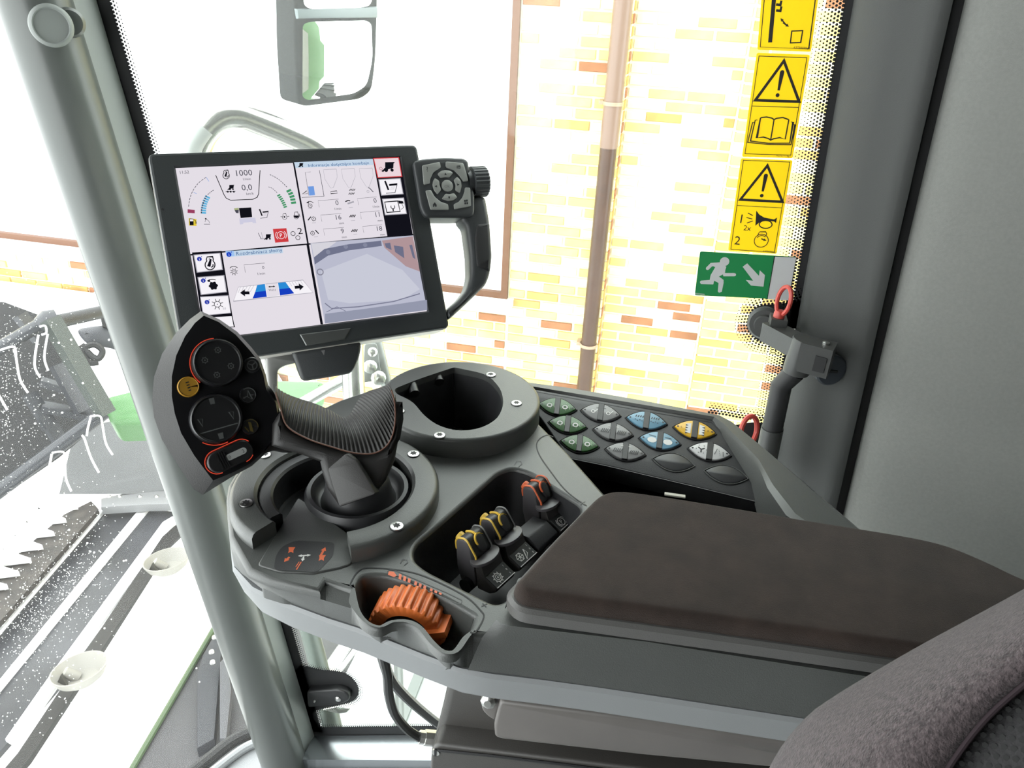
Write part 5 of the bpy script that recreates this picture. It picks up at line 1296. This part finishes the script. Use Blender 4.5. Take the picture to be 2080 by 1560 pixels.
for yy, xx in ((975, 880), (1195, 908)):
    for i in range(4): line(cb, [(xx + i * 22, yy + 18), (xx + 24 + i * 22, yy - 18)], 1.6, K)
for c in ((290, 865), (345, 1080), (375, 1290), (900, 850), (930, 1045), (965, 1250)): line(cb, [(c[0] - 30, c[1]), (c[0] + 30, c[1] - 4)], .8, LG)
# side tabs
poly(cb, [(1225, 100), (1635, 88), (1830, 1270), (1448, 1290)], K)
def tab(f, ps, edge, fill): poly(f, ps, edge); cx_ = sum(p[0] for p in ps) / 4; cy_ = sum(p[1] for p in ps) / 4; poly(f, [(cx_ + (p[0] - cx_) * .93, cy_ + (p[1] - cy_) * .91) for p in ps], fill)
tab(cb, [(1232, 106), (1622, 92), (1672, 388), (1298, 408)], RD_, PK); icon_combine(cb, (1460, 245), 190, K); D.ring(cb((1350, 265)), 3 * U, .7 * U, MR, 10)
tab(cb, [(1310, 425), (1645, 408), (1690, 650), (1352, 672)], LG, WH); icon_tank(cb, (1505, 545), 190)
tab(cb, [(1365, 718), (1695, 700), (1740, 948), (1408, 968)], LG, WH); line(cb, [(1405, 768), (1600, 752), (1638, 908), (1438, 925)], 1.9, K, True); poly(cb, [(1605, 745), (1680, 755), (1690, 790), (1620, 792)], K); line(cb, [(1660, 790), (1690, 850), (1650, 880)], .9, K)
D.arc(cb((1527, 840)), 4.2 * U, 2.4, 7.0, 1.6 * U, K, 10); line(cb, [(1530, 870), (1535, 905)], 2.6, K)
# lower left field
poly(cc, [(75, 190), (520, 165), (690, 1190), (720, 1310), (240, 1330)], K)
for i, (x, y) in enumerate(((95, 205), (155, 540))):
    tab(cc, [(x, y + 18), (x + 405, y - 12), (x + 445, y + 245), (x + 50, y + 290)], LG, WH)
poly(cc, [(195, 852), (620, 830), (660, 1100), (240, 1140)], LG); poly(cc, [(205, 862), (612, 842), (650, 1092), (250, 1130)], WH)
poly(cc, [(262, 1168), (668, 1145), (700, 1300), (280, 1320)], WH)
for c in ((185, 288), (243, 612), (300, 935)):
    D.disc(cc(c), 4.3 * U, IB, 18); D.text('i', *cc(c), 5.5 * U, WH); line(cc, [(c[0] + 25, c[1] - 35), (c[0] + 42, c[1] - 35)], .8, IB); line(cc, [(c[0] + 33, c[1] - 44), (c[0] + 33, c[1] - 26)], .8, IB)
icon_engine(cc, (345, 345), 175, K)
g = cc((395, 690)); D.poly([(g[0] + (7.6 + .9 * math.cos(6 * t)) * U * math.cos(t), g[1] + (7.6 + .9 * math.cos(6 * t)) * U * math.sin(t)) for t in [2 * PI * i / 48 for i in range(48)]], K)
D.arc((g[0] - 1.5 * U, g[1] - 2 * U), 14.5 * U, 1.05, 2.15, 1.5 * U, K, 10); poly(cc, [(312, 635), (330, 590), (355, 630)], K)
def sun(f, c, r0, r1, w_):
    g = f(c); D.ring(g, r0 * U, w_ * U, K, 20); D.disc(g, 1.0 * U, K, 8)
    for i in range(8): a = i * PI / 4 + .2; D.line([(g[0] + r0 * U * math.cos(a), g[1] + r0 * U * math.sin(a)), (g[0] + r1 * U * math.cos(a), g[1] + r1 * U * math.sin(a))], w_ * U * 1.2, K)
sun(cc, (455, 968), 5.6, 10.8, 1.0); D.text('50', *cc((560, 1030)), 4.5 * U, LG)
poly(cc, [(575, 175), (1430, 118), (1440, 200), (600, 260)], PB); poly(cc, [(575, 172), (700, 165), (712, 245), (600, 258)], led('info_glow', (160, 196, 240)))
D.disc(cc((628, 222)), 4.6 * U, DBL, 18); D.text('i', *cc((628, 222)), 5.8 * U, WH); line(cc, [(655, 188), (675, 186)], .9, DBL); line(cc, [(665, 176), (665, 198)], .9, DBL)
D.text('Rozdrabniacz słomy', *cc((1085, 180)), 7.6 * U, NB, wx=1.05)
sun(cc, (703, 482), 3.6, 7.2, .8); D.arc(cc((703, 470)), 9 * U, .6, 2.4, 1.2 * U, K, 8)
line(cc, [(875, 495), (853, 378), (1165, 352)], .7, DG); D.text('0', *cc((1140, 415)), 6.6 * U, DG); D.text('1/min', *cc((1112, 508)), 5.0 * U, DG)
line(cc, [(768, 712), (1735, 605), (1890, 795), (693, 925)], .8, LG, True)
poly(cc, [(775, 715), (1050, 685), (985, 885), (705, 915)], WH); poly(cc, [(1480, 640), (1730, 612), (1875, 790), (1600, 815)], WH)
poly(cc, [(1050, 683), (1168, 665), (1180, 770), (1020, 790)], MBL); poly(cc, [(1020, 788), (1180, 768), (1195, 858), (982, 882)], DBL); poly(cc, [(1358, 648), (1475, 638), (1540, 728), (1375, 745)], MBL); poly(cc, [(1375, 743), (1540, 726), (1605, 805), (1392, 838)], DBL)
line(cc, [(1170, 665), (1200, 862), (1390, 840), (1358, 648)], 1.0, WH); line(cc, [(1220, 708), (1315, 702)], 1.6, K); D.arrow(cc((1260, 706)), cc((1218, 709)), 1.6 * U, K, 2); D.arrow(cc((1270, 705)), cc((1318, 701)), 1.6 * U, K, 2)
for i in range(5): line(cc, [(1225 + i * 24, 742), (1240 + i * 20, 770)], .8, DG)
for i in range(5): line(cc, [(800 + i * 50, 715 - i * 6), (765 + i * 45, 800 - i * 4)], .6, LG); line(cc, [(1530 + i * 42, 640 - i * 5), (1570 + i * 42, 700 - i * 5)], .6, LG)
D.arrow(cc((935, 800)), cc((793, 800)), 5.6 * U, K, 1.6); D.arrow(cc((1612, 718)), cc((1748, 706)), 5.6 * U, K, 1.6)
# lower right field: camera picture of the snowy yard
cd_ = lambda c: S((280 + c[0] / 2.811, 270 + c[1] / 2.811))
poly(cd_, [(980, 640), (1560, 595), (1642, 1018), (1062, 1095)], led('cam_snow', (186, 188, 206)))
poly(cd_, [(985, 642), (1130, 630), (1050, 690), (1000, 720)], led('cam_sky', (214, 212, 220)))
poly(cd_, [(1000, 720), (1060, 672), (1200, 645), (1380, 625), (1385, 655), (1200, 680), (1080, 710), (1005, 760)], led('cam_trees', (112, 116, 140)))
poly(cd_, [(1385, 625), (1560, 600), (1600, 800), (1520, 770), (1400, 665)], led('cam_brick', (176, 148, 152)))
for ps in ([(1400, 640), (1432, 637), (1440, 678), (1408, 664)], [(1452, 652), (1505, 660), (1512, 725), (1460, 690)], [(1540, 650), (1556, 648), (1575, 730), (1560, 720)]): poly(cd_, ps, led('cam_window', (110, 112, 136)))
for p in ((1290, 650), (1180, 660), (1080, 690)): D.disc(cd_(p), 4.5 * U, led('cam_trees2', (132, 136, 158)), 10)
poly(cd_, [(1040, 800), (1300, 700), (1500, 790), (1600, 900), (1500, 960), (1200, 980), (1080, 960)], led('cam_snow_bright', (200, 202, 216)))
D.ring(cd_((1035, 803)), 6 * U, 2 * U, led('cam_wheel', (130, 130, 146)), 14)
line(cd_, [(1062, 980), (1100, 1010), (1250, 1000), (1450, 970), (1600, 925)], 2.2, led('cam_edge', (122, 124, 146))); line(cd_, [(1070, 1030), (1130, 1000), (1180, 1025)], 1.2, led('cam_edge', (122, 124, 146)))
poly(cd_, [(1062, 1040), (1300, 1010), (1640, 960), (1642, 1018), (1062, 1095)], led('cam_near', (148, 152, 172)))
tag(D.build('screen_picture', mn_), 'lit display picture with gauges, tabs and rear camera view')

# --- keypad, knob, handle
kp = Plane(mpl.w(0, 0, .008), mpl.n, mpl.v)
K4 = lambda x, y: (820 + x / 8.665, 300 + y / 8.665)
KEYM = lambda: mat('keypad_plastic', (0.030, 0.033, 0.035), 0.45, bump=0.15, bscale=1500)
pad_o = rnd(kp.pxs([K4(*c) for c in ((165, 235), (300, 190), (700, 158), (1060, 175), (1140, 225), (1255, 835), (1255, 1205), (1000, 1232), (390, 1228), (300, 1060))]), [.005, .01, .02, .006, .006, .004, .006, .01, .006, .01], 4)
pd_ = obj('keypad', slab(kp, pad_o, -.026, 0, .003, 3, bev0=.004), KEYM(), mn_)
BT = lambda: mat('keypad_button_grey', (0.30, 0.31, 0.29), 0.35, 0.3)
bt = {'key': [((320, 320), (630, 255), (650, 355), (520, 440), (460, 560), (455, 640), (350, 655)), ((735, 250), (1035, 275), (1052, 300), (1135, 590), (1045, 605), (980, 500), (880, 400), (740, 350)), ((380, 760), (475, 750), (540, 870), (650, 960), (775, 1000), (790, 1100), (470, 1095)), ((875, 1000), (960, 960), (1030, 880), (1065, 780), (1075, 705), (1165, 710), (1180, 1035), (885, 1090)),
      ((590, 465), (650, 415), (730, 400), (810, 410), (865, 450), (800, 530), (720, 525), (650, 540)), ((540, 540), (620, 590), (625, 660), (655, 750), (590, 830), (530, 750), (505, 660), (515, 590)), ((935, 515), (1000, 590), (1015, 680), (985, 805), (905, 755), (910, 660), (875, 575)), ((665, 905), (730, 815), (800, 825), (880, 805), (940, 880), (870, 930), (780, 945))]}
kb2 = Plane(kp.w(0, 0, .0016), kp.n, kp.v)
def glyph(fn):
    D = Draw(kb2, .00015); fn(D); return (D.vs, D.fs)
kpx = lambda x, y: kb2.px(K4(x, y)); kk = .00056
def g0(D): D.text('?', *kpx(415, 375), .0052, PRINT_K())
def g1(D): D.line([kpx(930, 325), kpx(990, 325), kpx(995, 360), kpx(930, 355)], .0009, PRINT_K())
def g2(D): D.poly([kpx(*c) for c in ((515, 1000), (545, 960), (580, 1005), (578, 1040), (555, 1042), (545, 1010), (535, 1045), (515, 1040))], PRINT_K())
def g3(D):
    for x, y in ((1078, 935), (1112, 932), (1082, 980), (1118, 978)): D.poly([kpx(x - 14, y - 18), kpx(x + 14, y - 18), kpx(x + 14, y + 18), kpx(x - 14, y + 18)], PRINT_K())
def tri(cx_, cy_, a):
    def f(D): g = kpx(cx_, cy_); D.poly([(g[0] + .0016 * math.cos(a + t), g[1] + .0016 * math.sin(a + t)) for t in (0, 2.2, -2.2)], PRINT_K())
    return f
gl = [g0, g1, g2, g3, tri(735, 465, PI / 2), tri(570, 680, PI), tri(955, 650, 0), tri(800, 875, -PI / 2)]
for ps, gf in zip(bt['key'], gl):
    vf, fm = joinm([(slab(kp, rnd(kp.pxs([K4(*c) for c in ps]), .0012, 2), -.0006, .0016, .0006, 2), 0), (glyph(gf), 1)])
    obj('key_button', vf, [BT(), PRINT_K()], pd_, fm, fix=False)
def gok(D): D.text('OK', *kpx(765, 680), .0030, PRINT_G())
vf, fm = joinm([(slab(kp, circle(kp.px(K4(765, 675)), .0062, 24), -.0006, .0016, .0006, 2), 0), (glyph(gok), 1)])
obj('key_button', vf, [BT(), PRINT_G()], pd_, fm, fix=False)
# hand grip
hpl = Plane(mpl.w(0, 0, .004), mpl.n, mpl.v)
grip_px = [(964, 396), (988, 397), (997, 449), (1001, 520), (998, 556), (990, 577), (950, 616), (912, 651), (908, 630), (935, 606), (950, 587), (957, 560), (956, 519), (948, 458), (936, 446), (940, 420)]
gp_ = [(p[0], p[1]) for p in hpl.pxs(grip_px)]
obj('grab_handle', slab(hpl, rnd(gp_, .005, 3), -.026, 0, .006, 3, bev0=.006), KEYM(), mn_, sharp=50)
gpx2 = [(968, 452), (996, 449), (1000, 520), (997, 556), (975, 548), (966, 520)]
obj('grip_rubber', slab(hpl, rnd(hpl.pxs([(966, 452), (996, 450), (1000.5, 520), (997, 555), (966, 545), (963, 520), (961, 480)]), .004, 3), -.020, .0012, .005, 3), RUB(), mn_)
kpn = Plane(kp.w(*kp.px((963, 364)), -.010), kp.u, kp.v)
ko = []
for i in range(96): a = 2 * PI * i / 96; rr = .0165 - .0008 * (1 if (i // 2) % 2 else 0); ko.append((rr * math.cos(a), rr * math.sin(a)))
obj('rotary_knob', join(slab(kpn, ko, .0, .017, .002, 2), lathe(kpn, [(.0125, -.006), (.0125, .001)], 24)), KEYM(), mn_, sharp=20)
# neck under the monitor
nk = mpl.w(*mpl.px((665, 735)), -.012); npl = Plane(nk, (CAM - nk).normalized() + V((.1, 0, -.15)))
obj('monitor_neck', slab(npl, rnd(npl.pxs([(590, 712), (736, 694), (731, 728), (716, 760), (612, 777), (604, 748)]), .006, 3), -.04, 0, .004, 3), KEYM(), mn_)
obj('neck_bracket', slab(npl, rnd(npl.pxs([(538, 722), (600, 716), (606, 742), (580, 748), (566, 756), (566, 860), (548, 860), (541, 760)]), .004, 3), -.032, -.012, .003, 2), mat('bracket_silver', (0.25, 0.25, 0.24), 0.35, 0.6), mn_)
D = Draw(npl, .0003)
D.poly(npl.pxs([(652, 712), (660, 711), (658, 722)]), PRINT_G()); D.build('neck_mark', mn_)
ba = on_z((560, 870), ZB); 
obj('mount_arm', tube([npl.w(*npl.px((557, 850)), -.022), npl.w(*npl.px((565, 905)), -.04) , on_z((600, 890), ZB + .004)], .010, 12), CHROME(), mn_)

# ================================================================== MULTI-FUNCTION LEVER
DL = 0.580
ho_ = at(430, 820, DL)
hd_ = Plane(ho_, (CAM - ho_).normalized() + V((.22, 0, .10)))
ml = thing('drive_lever', 'black multifunction drive lever with leaf shaped button head and ribbed grip', 'joystick', V((JC[0], JC[1], 0.83)))
LV = lambda: mat('lever_shell', (0.019, 0.018, 0.0175), 0.45, bump=0.2, bscale=1500)
out_px = [(408, 632), (446, 649), (482, 674), (511, 706), (529, 729), (539, 758), (546, 788), (565, 815), (572, 854), (565, 885), (550, 907), (531, 929), (511, 947), (472, 968), (412, 1005), (394, 994), (363, 947), (329, 893), (313, 848), (309, 812), (313, 765), (329, 719), (357, 677), (386, 648)]
in_px = [(414, 641), (444, 654), (479, 680), (507, 711), (525, 734), (535, 762), (541, 792), (560, 818), (566, 856), (560, 884), (546, 903), (527, 925), (508, 942), (474, 959), (433, 976), (425, 966), (395, 926), (368, 880), (355, 840), (349, 805), (349, 765), (358, 722), (376, 683), (396, 656)]
lo_ = Plane(hd_.w(0, 0, -.012), hd_.n, hd_.v); bk = Plane(hd_.w(0, 0, -.028), hd_.n, hd_.v)
def P3(pl, ps): return [pl.w(a, b) for a, b in pl.pxs(ps)]
cxy = (430, 815)
shr = lambda ps, k: [(cxy[0] + (x - cxy[0]) * k, cxy[1] + (y - cxy[1]) * k) for x, y in ps]
obj('head_shell', loft([P3(bk, shr(out_px, .86)), P3(lo_, shr(out_px, .995)), P3(Plane(hd_.w(0, 0, -.010), hd_.n, hd_.v), out_px), P3(hd_, in_px)], True, True, False), LV(), ml, sharp=25)
hf = obj('head_face', slab(hd_, hd_.pxs(shr(in_px, .999)), -.002, .0), mat('lever_face_black', (0.004, 0.004, 0.005), 0.6, spec=0.2), ml, smooth=False)
BK = lambda: mat('lever_button_black', (0.012, 0.012, 0.013), 0.3)
LEDR = lambda: emit('red_ring_glow', (1.0, 0.10, 0.05), 0.55)
pxm = DL / F
def lbtn(px, r, h, m, seg=36): 
    c = hd_.px(px); q = Plane(hd_.w(*c), hd_.n, hd_.v)
    return q, lathe(q, [(r, -.001), (r, h * .7), (r * .93, h), (r * .9, h), (r * .86, h * .85), (0, h * .8)], seg)
GI = lambda: mat('dim_icon_print', (0.085, 0.09, 0.09), 0.5)
q, g = lbtn((440, 738), .0170, .007, BK()); b1_ = obj('round_button', g, BK(), ml)
D = Draw(Plane(q.w(0, 0, .0058), q.n, q.v), .0002)
for a in (1.35, 2.75, -.5, -1.9): c = (.0088 * math.cos(a), .0088 * math.sin(a)); D.gear(c, .0017, 7, .0005, GI()); D.disc(c, .0006, GI(), 8)
D.build('button_icons', b1_)
q, g = lbtn((437, 851), .0176, .007, BK()); b2_ = obj('round_button', g, BK(), ml)
D = Draw(Plane(q.w(0, 0, .0058), q.n, q.v), .0002)
D.line([(-.013, -.0075), (.013, -.0065)], .0008, GI())
for c in ((0, .0125), (0, -.0125)): D.poly([(c[0] - .0015, c[1] - .002), (c[0] + .0015, c[1] - .002), (c[0] + .0018, c[1] + .0022), (c[0] - .0018, c[1] + .0022)], GI())
for s in (-1, 1): D.line([(s * .0105 - .0015, .0025), (s * .0105 + .0015, .002), (s * .0105 + .0005, -.003)], .0005, GI(), True)
D.build('button_icons', b2_)
for px, ty_ in (((511, 742), 'wheel'), ((503, 803), 'tri'), ((508, 867), 'bolt')):
    q, g = lbtn(px, .0058, .0018, BK(), 24); bb = obj('small_button', g, BK(), ml)
    D = Draw(Plane(q.w(0, 0, .0020), q.n, q.v), .0002); m = GI() if ty_ != 'bolt' else mat('dim_yellow_print', (.10, .075, .015), .5)
    if ty_ == 'wheel':
        D.ring((0, 0), .0034, .0006, m)
        for a in (.5, 2.6, 4.7): D.line([(0, 0), (.0034 * math.cos(a), .0034 * math.sin(a))], .0008, m)
    elif ty_ == 'tri': D.line([(.0005, .0035), (.0022, -.0035), (-.0008, -.001)], .0006, m, True); D.arrow((-.001, -.0006), (-.0045, -.0016), .0007, m)
    else: D.poly([(-.001, .004), (.001, .003), (.001, -.004), (-.001, -.003)], m); D.line([(-.004, .001), (-.002, -.003)], .0008, m)
    D.arc((0, 0), .0051, -.3, 2.0, .0005, m); D.build('button_icons', bb)
q, g = lbtn((382, 786), .0072, .0026, PRINT_Y(), 28); yb = obj('round_button', g, mat('amber_button', (0.36, 0.19, 0.02), 0.35), ml); yb['label'] = 'small amber round button'
D = Draw(Plane(q.w(0, 0, .0022), q.n, q.v), .0002); [D.line([(-.0012 + .0002 * i_, .0030 - .0019 * i_), (.0010, .0032 - .0019 * i_)], .0008, PRINT_K()) for i_ in range(4)]; D.build('button_icons', yb)
# slide at the foot of the head
sq = Plane(hd_.w(*hd_.px((466, 927))), hd_.n, hd_.v); sa = hd_.px((497, 912)); sb = hd_.px((432, 942)); ang_ = math.atan2(sa[1] - sb[1], sa[0] - sb[0])
def cap_(L, r, n=10): return [(L + r * math.cos(-PI / 2 + PI * i / n), r * math.sin(-PI / 2 + PI * i / n)) for i in range(n + 1)] + [(-L + r * math.cos(PI / 2 + PI * i / n), r * math.sin(PI / 2 + PI * i / n)) for i in range(n + 1)]
rt = lambda ps: [(a * math.cos(ang_) - b * math.sin(ang_), a * math.sin(ang_) + b * math.cos(ang_)) for a, b in ps]
sl = obj('slide_switch', slab(sq, rt(cap_(.0085, .0078)), -.001, .0055, .0015, 3), BK(), ml)
for i in range(4): obj('slide_rib', slab(sq, rt([(-.0085 + i * .0016, -.006), (-.0077 + i * .0016, -.006), (-.0077 + i * .0016, .006), (-.0085 + i * .0016, .006)]), .0052, .0062), BK(), sl)
D = Draw(Plane(sq.w(0, 0, .0055), sq.n, sq.v), .0003)
D.poly(rt([(a + .004, b) for a, b in cap_(.0052, .0023)]), mat('slide_window', (0.33, 0.34, 0.33), 0.4)); D.text('0', *rt([(-.0008, 0)])[0], .0024, PRINT_K(), ang_); D.text('2', *rt([(.009, 0)])[0], .0024, PRINT_K(), ang_); D.build('button_icons', sl)
def glow(pl, pts, name='glow_ring', r=.00034): o = obj(name, tube(pts, r, 6), LEDR(), ml); o['label'] = 'thin red glowing arc'
q1 = Plane(hd_.w(*hd_.px((440, 738))), hd_.n, hd_.v); glow(q1, [q1.w(.0177 * math.cos(a), .0177 * math.sin(a), .0006) for a in [1.45 + 2.35 * i / 24 for i in range(25)]])
q2 = Plane(hd_.w(*hd_.px((437, 851))), hd_.n, hd_.v); glow(q2, [q2.w(.0184 * math.cos(a), .0184 * math.sin(a), .0006) for a in [4.0 + .95 * i / 14 for i in range(15)]])
cpts = rt(cap_(.0088, .0084, 12)); glow(sq, [sq.w(a, b, .0006) for a, b in cpts[8:26]]); glow(sq, [sq.w(a, b, .0006) for a, b in cpts[0:4]])

# ribbed palm grip
DF, DBk = 0.572, 0.625
Fp = [(560, 797), (570, 830), (584, 866), (625, 891), (675, 908), (720, 920), (758, 921), (783, 908), (797, 885), (803, 850), (801, 815), (795, 792)]
Gp = [(556, 793), (578, 799), (606, 808), (640, 819), (672, 833), (697, 846), (711, 840), (721, 822), (734, 803), (750, 793), (772, 788), (791, 788)]
NS, NJ, NR = 44 * 6, 10, 44
Fc = resample(spline([at(x, y, DF) for x, y in Fp], 12, False), NS + 1, False); Gc = resample(spline([at(x, y, DBk) for x, y in Gp], 12, False), NS + 1, False)
rows = []
for i in range(NS + 1):
    row = []
    for j in range(NJ + 1):
        t = j / NJ; p = Fc[i].lerp(Gc[i], t); nrm = (CAM - p).normalized() * .75 + HZ * .6
        p = p + nrm * (.010 * math.sin(PI * t) * (1 if t < .99 else 0) + (.0007 * math.sin(2 * PI * NR * i / NS) if 0 < j < NJ else -.0005))
        row.append(p)
    rows.append(row)
obj('palm_grip', loft(rows, closed=False), mat('grip_rubber_brown', (0.018, 0.0165, 0.015), 0.55), ml, sharp=180, fix=True)
obj('grip_seam', tube(Fc[::4], .0006, 6), mat('seam_brown', (0.10, 0.04, 0.024), 0.5), ml)
# collar between head and grip
ck = Plane(hd_.w(0, 0, -.003), hd_.n, hd_.v)
obj('head_collar', slab(ck, rnd(ck.pxs([(520, 745), (545, 778), (562, 798), (569, 830), (582, 866), (612, 886), (600, 922), (560, 914), (530, 926), (490, 900), (490, 790)]), .004, 3), -.03, 0, .005, 3, bev0=.006), LV(), ml)
# body below the grip and foot
Lp = [(550, 905), (575, 913), (612, 923), (650, 938), (654, 958), (664, 992), (690, 1029), (727, 1018), (763, 1004), (785, 976), (803, 935), (811, 890), (810, 845), (804, 800)]
bo_px = Fp[1:] + Lp[::-1][1:] + [(556, 860)]
bpl = Plane(at(690, 930, DF - .0005), (CAM - at(690, 930, DF)).normalized())
bpts = [bpl.px(p) for p in Fp[1:-1]] + [bpl.px(p) for p in Lp[::-1]] + [bpl.px((552, 860))]
obj('lever_body', slab(bpl, bpts, -.046, -.0006, .006, 4, bev0=.004), LV(), ml, sharp=40)
fpl = Plane(at(700, 980, DF - .0012), (CAM - at(700, 980, DF)).normalized() + V((-.25, -.1, -.1)))
obj('foot_plate', slab(fpl, rnd(fpl.pxs([(666, 952), (704, 920), (724, 934), (746, 970), (764, 1003), (690, 1030)]), .002, 3), -.012, .001, .001, 2), mat('lever_foot_grey', (0.034, 0.033, 0.032), 0.5, bump=0.15, bscale=1500), ml)
# boot
bc = on_z((728, 1006), .838); bpn = Plane(V((bc.x, bc.y, 0)), HZ, V((0, 1, 0)))
obj('rubber_boot', lathe(bpn, [(.043, .8235), (.0428, .829), (.042, .832), (.0405, .842), (.0385, .8455), (.0355, .8455), (.0335, .842), (.032, .836), (.029, .835), (.0265, .840), (.024, .852), (.020, .858), (.0, .860)], 48), mat('boot_rubber', (0.022, 0.022, 0.024), 0.42), ml, sharp=60)
obj('lever_stem', tube([V((bc.x, bc.y, .845)), at(725, 985, DF + .03)], .015, 16), LV(), ml)

# ================================================================== SEAT, SUPPORT BOX, CABLES
SV = lambda: mat('seat_velour', (0.050, 0.039, 0.041), 0.95, bump=0.9, bscale=900, var=0.5, vscale=420, sheen=0.12, spec=0.12)
se = thing('operator_seat', 'purple grey velour seat bolster in the near corner', 'seat', at(2000, 1500, .40))
silh = [(1480, 1760), (1566, 1552), (1633, 1461), (1690, 1417), (1780, 1362), (1883, 1303), (2080, 1196), (2330, 1050)]
seam = [(1800, 1820), (1870, 1660), (1940, 1541), (2005, 1458), (2080, 1391), (2180, 1310), (2300, 1220), (2480, 1100)]
rows = []
ds, dm = 0.44, 0.355
a_ = resample(spline([at(x, y, ds) for x, y in silh], 6, False), 40, False); b_ = resample(spline([at(x, y, dm) for x, y in seam], 6, False), 40, False)
for i in range(40):
    p0, p1 = a_[i], b_[i]; mid = (p0 + p1) / 2; nn = (CAM - mid).normalized(); row = []
    tx = (p1 - p0); bk_ = p0 - nn * .05 + tx * .15
    for j in range(15):
        t = j / 14; p = p0.lerp(p1, t) + nn * .030 * math.sin(PI * t) ** .8; row.append(p)
    row.append(p1 - nn * .006)
    row += [p1 - nn * .03, p0 - nn * .015 + tx * .08]
    rows.append(row)
obj('side_bolster', loft(rows), SV(), se, sharp=70)
c_ = resample(spline([at(x + 420, y + 430, dm - .02) for x, y in seam], 6, False), 40, False)
rows = []
for i in range(40):
    p0, p1 = b_[i], c_[i]; nn = (CAM - (p0 + p1) / 2).normalized(); row = [p0 - nn * .02]
    for j in range(9): t = j / 8; row.append(p0.lerp(p1, t) + nn * (.010 * math.sin(PI * min(1, t * 1.3) * .6) - .004))
    row += [p1 - nn * .03, p0 - nn * .03]; rows.append(row)
m = mat('seat_dotted_cloth', (0.026, 0.025, 0.026), 0.9, spec=0.15, bump=0.5, bscale=700)
obj('centre_panel', loft(rows), m, se, sharp=70)['label'] = 'dark dotted centre cloth'
vs, fs = [], []
for i in range(1, 38):
    for j in range(1, 26):
        t = j / 25 * .85; p0, p1 = b_[i].lerp(b_[i + 1], .5 * (j % 2)), c_[i].lerp(c_[i + 1], .5 * (j % 2)); nn = (CAM - (p0 + p1) / 2).normalized()
        p = p0.lerp(p1, t) + nn * (.010 * math.sin(PI * min(1, t * 1.3) * .6) - .0035); pl = Plane(p, nn); k = len(vs)
        vs += [pl.w(.0011 * math.cos(2 * PI * q_ / 6), .0011 * math.sin(2 * PI * q_ / 6)) for q_ in range(6)]; fs.append(tuple(range(k, k + 6)))
tag(obj('cloth_dots', (vs, fs), mat('dot_black', (0.008, 0.008, 0.008), 0.8), se, smooth=False), kind='stuff')
obj('seam_piping', tube([p + (CAM - p).normalized() * .002 for p in b_], .0011, 8), mat('piping_purple', (0.03, 0.022, 0.025), 0.9, spec=0.1), se)

BX = lambda: mat('box_brown_plastic', (0.040, 0.037, 0.034), 0.42, bump=0.15, bscale=900)
yq = Plane((0, .425, 0), (0, -1, 0)); A4 = lambda ps: yq.pxs(ps)
bx_ = thing('armrest_support', 'dark brown plastic support box under the armrest console', 'box', (0.1, .45, .3))
obj('support_box', slab(yq, rnd(A4([(908, 1385), (896, 1440), (872, 1535), (860, 1720), (2250, 1900), (2250, 1540), (1700, 1455), (1200, 1400)]), .006, 3), -.06, 0, .008, 3), BX(), bx_)
y2 = Plane((0, .405, 0), (0, -1, 0))
po = rnd(y2.pxs([(876, 1524), (886, 1512), (1300, 1562), (1700, 1622), (2300, 1700), (2300, 1990), (850, 1850)]), .008, 4)
obj('side_cover', slab(y2, po, -.03, 0, .003, 3), BX(), bx_)
obj('cover_groove', tube([y2.w(*y2.px(p), .001) for p in ((890, 1522), (1000, 1533), (1300, 1570), (1700, 1628))], .0012, 6), PLB(), bx_)
obj('cover_keyhole', slab(y2, [(a[0], a[1]) for a in circle(y2.px((885, 1528)), .0035, 14)], -.001, .0008), STEEL(), bx_)
obj('keyhole_slot', slab(y2, [y2.px(p) for p in ((883, 1520), (888, 1521), (887, 1534), (883, 1533))], 0, .0014), GAS(), bx_)
y3 = Plane((0, .390, 0), (0, -1, 0))
ab = thing('armrest_bracket', 'grey metal bracket carrying the armrest console', 'bracket', (0.1, .4, .7))
obj('bracket_plate', slab(y3, rnd(y3.pxs([(1014, 1425), (1250, 1455), (1640, 1510), (1700, 1560), (1560, 1560), (1300, 1535), (1018, 1503), (1004, 1498), (1002, 1475)]), .004, 3), -.030, 0, .003, 3), mat('bracket_taupe', (0.105, 0.096, 0.090), 0.4, var=0.12, vscale=18), ab)
obj('bracket_ear', slab(y3, rnd(y3.pxs([(972, 1420), (1018, 1428), (1006, 1482), (985, 1470), (973, 1456)]), .005, 3), -.03, -.006, .003, 3), mat('bracket_taupe', (0.105, 0.096, 0.090), 0.4), ab)
obj('bracket_bolt', lathe(Plane(y3.w(*y3.px((990, 1432)), -.004), (0, -1, .2)), [(.006, -.003), (.006, .002), (.003, .004), (0, .004)], 8), STEEL(), ab)
CB = lambda: mat('cable_black', (0.012, 0.012, 0.012), 0.4)
c1 = thing('cable', 'black cable curving down to a metal plug on the support box', 'cable', on_y((820, 1480), .42))
obj('cable_sheath', tube(spline([on_y((778, 1330), .40), on_y((787, 1372), .405), on_y((790, 1410), .41), on_y((802, 1450), .42), on_y((828, 1482), .43), on_y((856, 1500), .435)], 6, False), .0040, 10), CB(), c1)
pe, pg = on_y((852, 1497), .435), on_y((884, 1500), .44)
obj('cable_plug', tube([pe, pe.lerp(pg, .3), pe.lerp(pg, .32), pg], [.0060, .0060, .0070, .0070], 8), STEEL(), c1)
c2 = thing('cable', 'straighter black cable running behind the support box', 'cable', on_y((850, 1460), .48))
obj('cable_sheath', tube(spline([on_y((776, 1330), .42), on_y((790, 1372), .43), on_y((812, 1402), .45), on_y((850, 1438), .48), on_y((896, 1474), .52), on_y((930, 1495), .56)], 6, False), .0046, 10), CB(), c2)
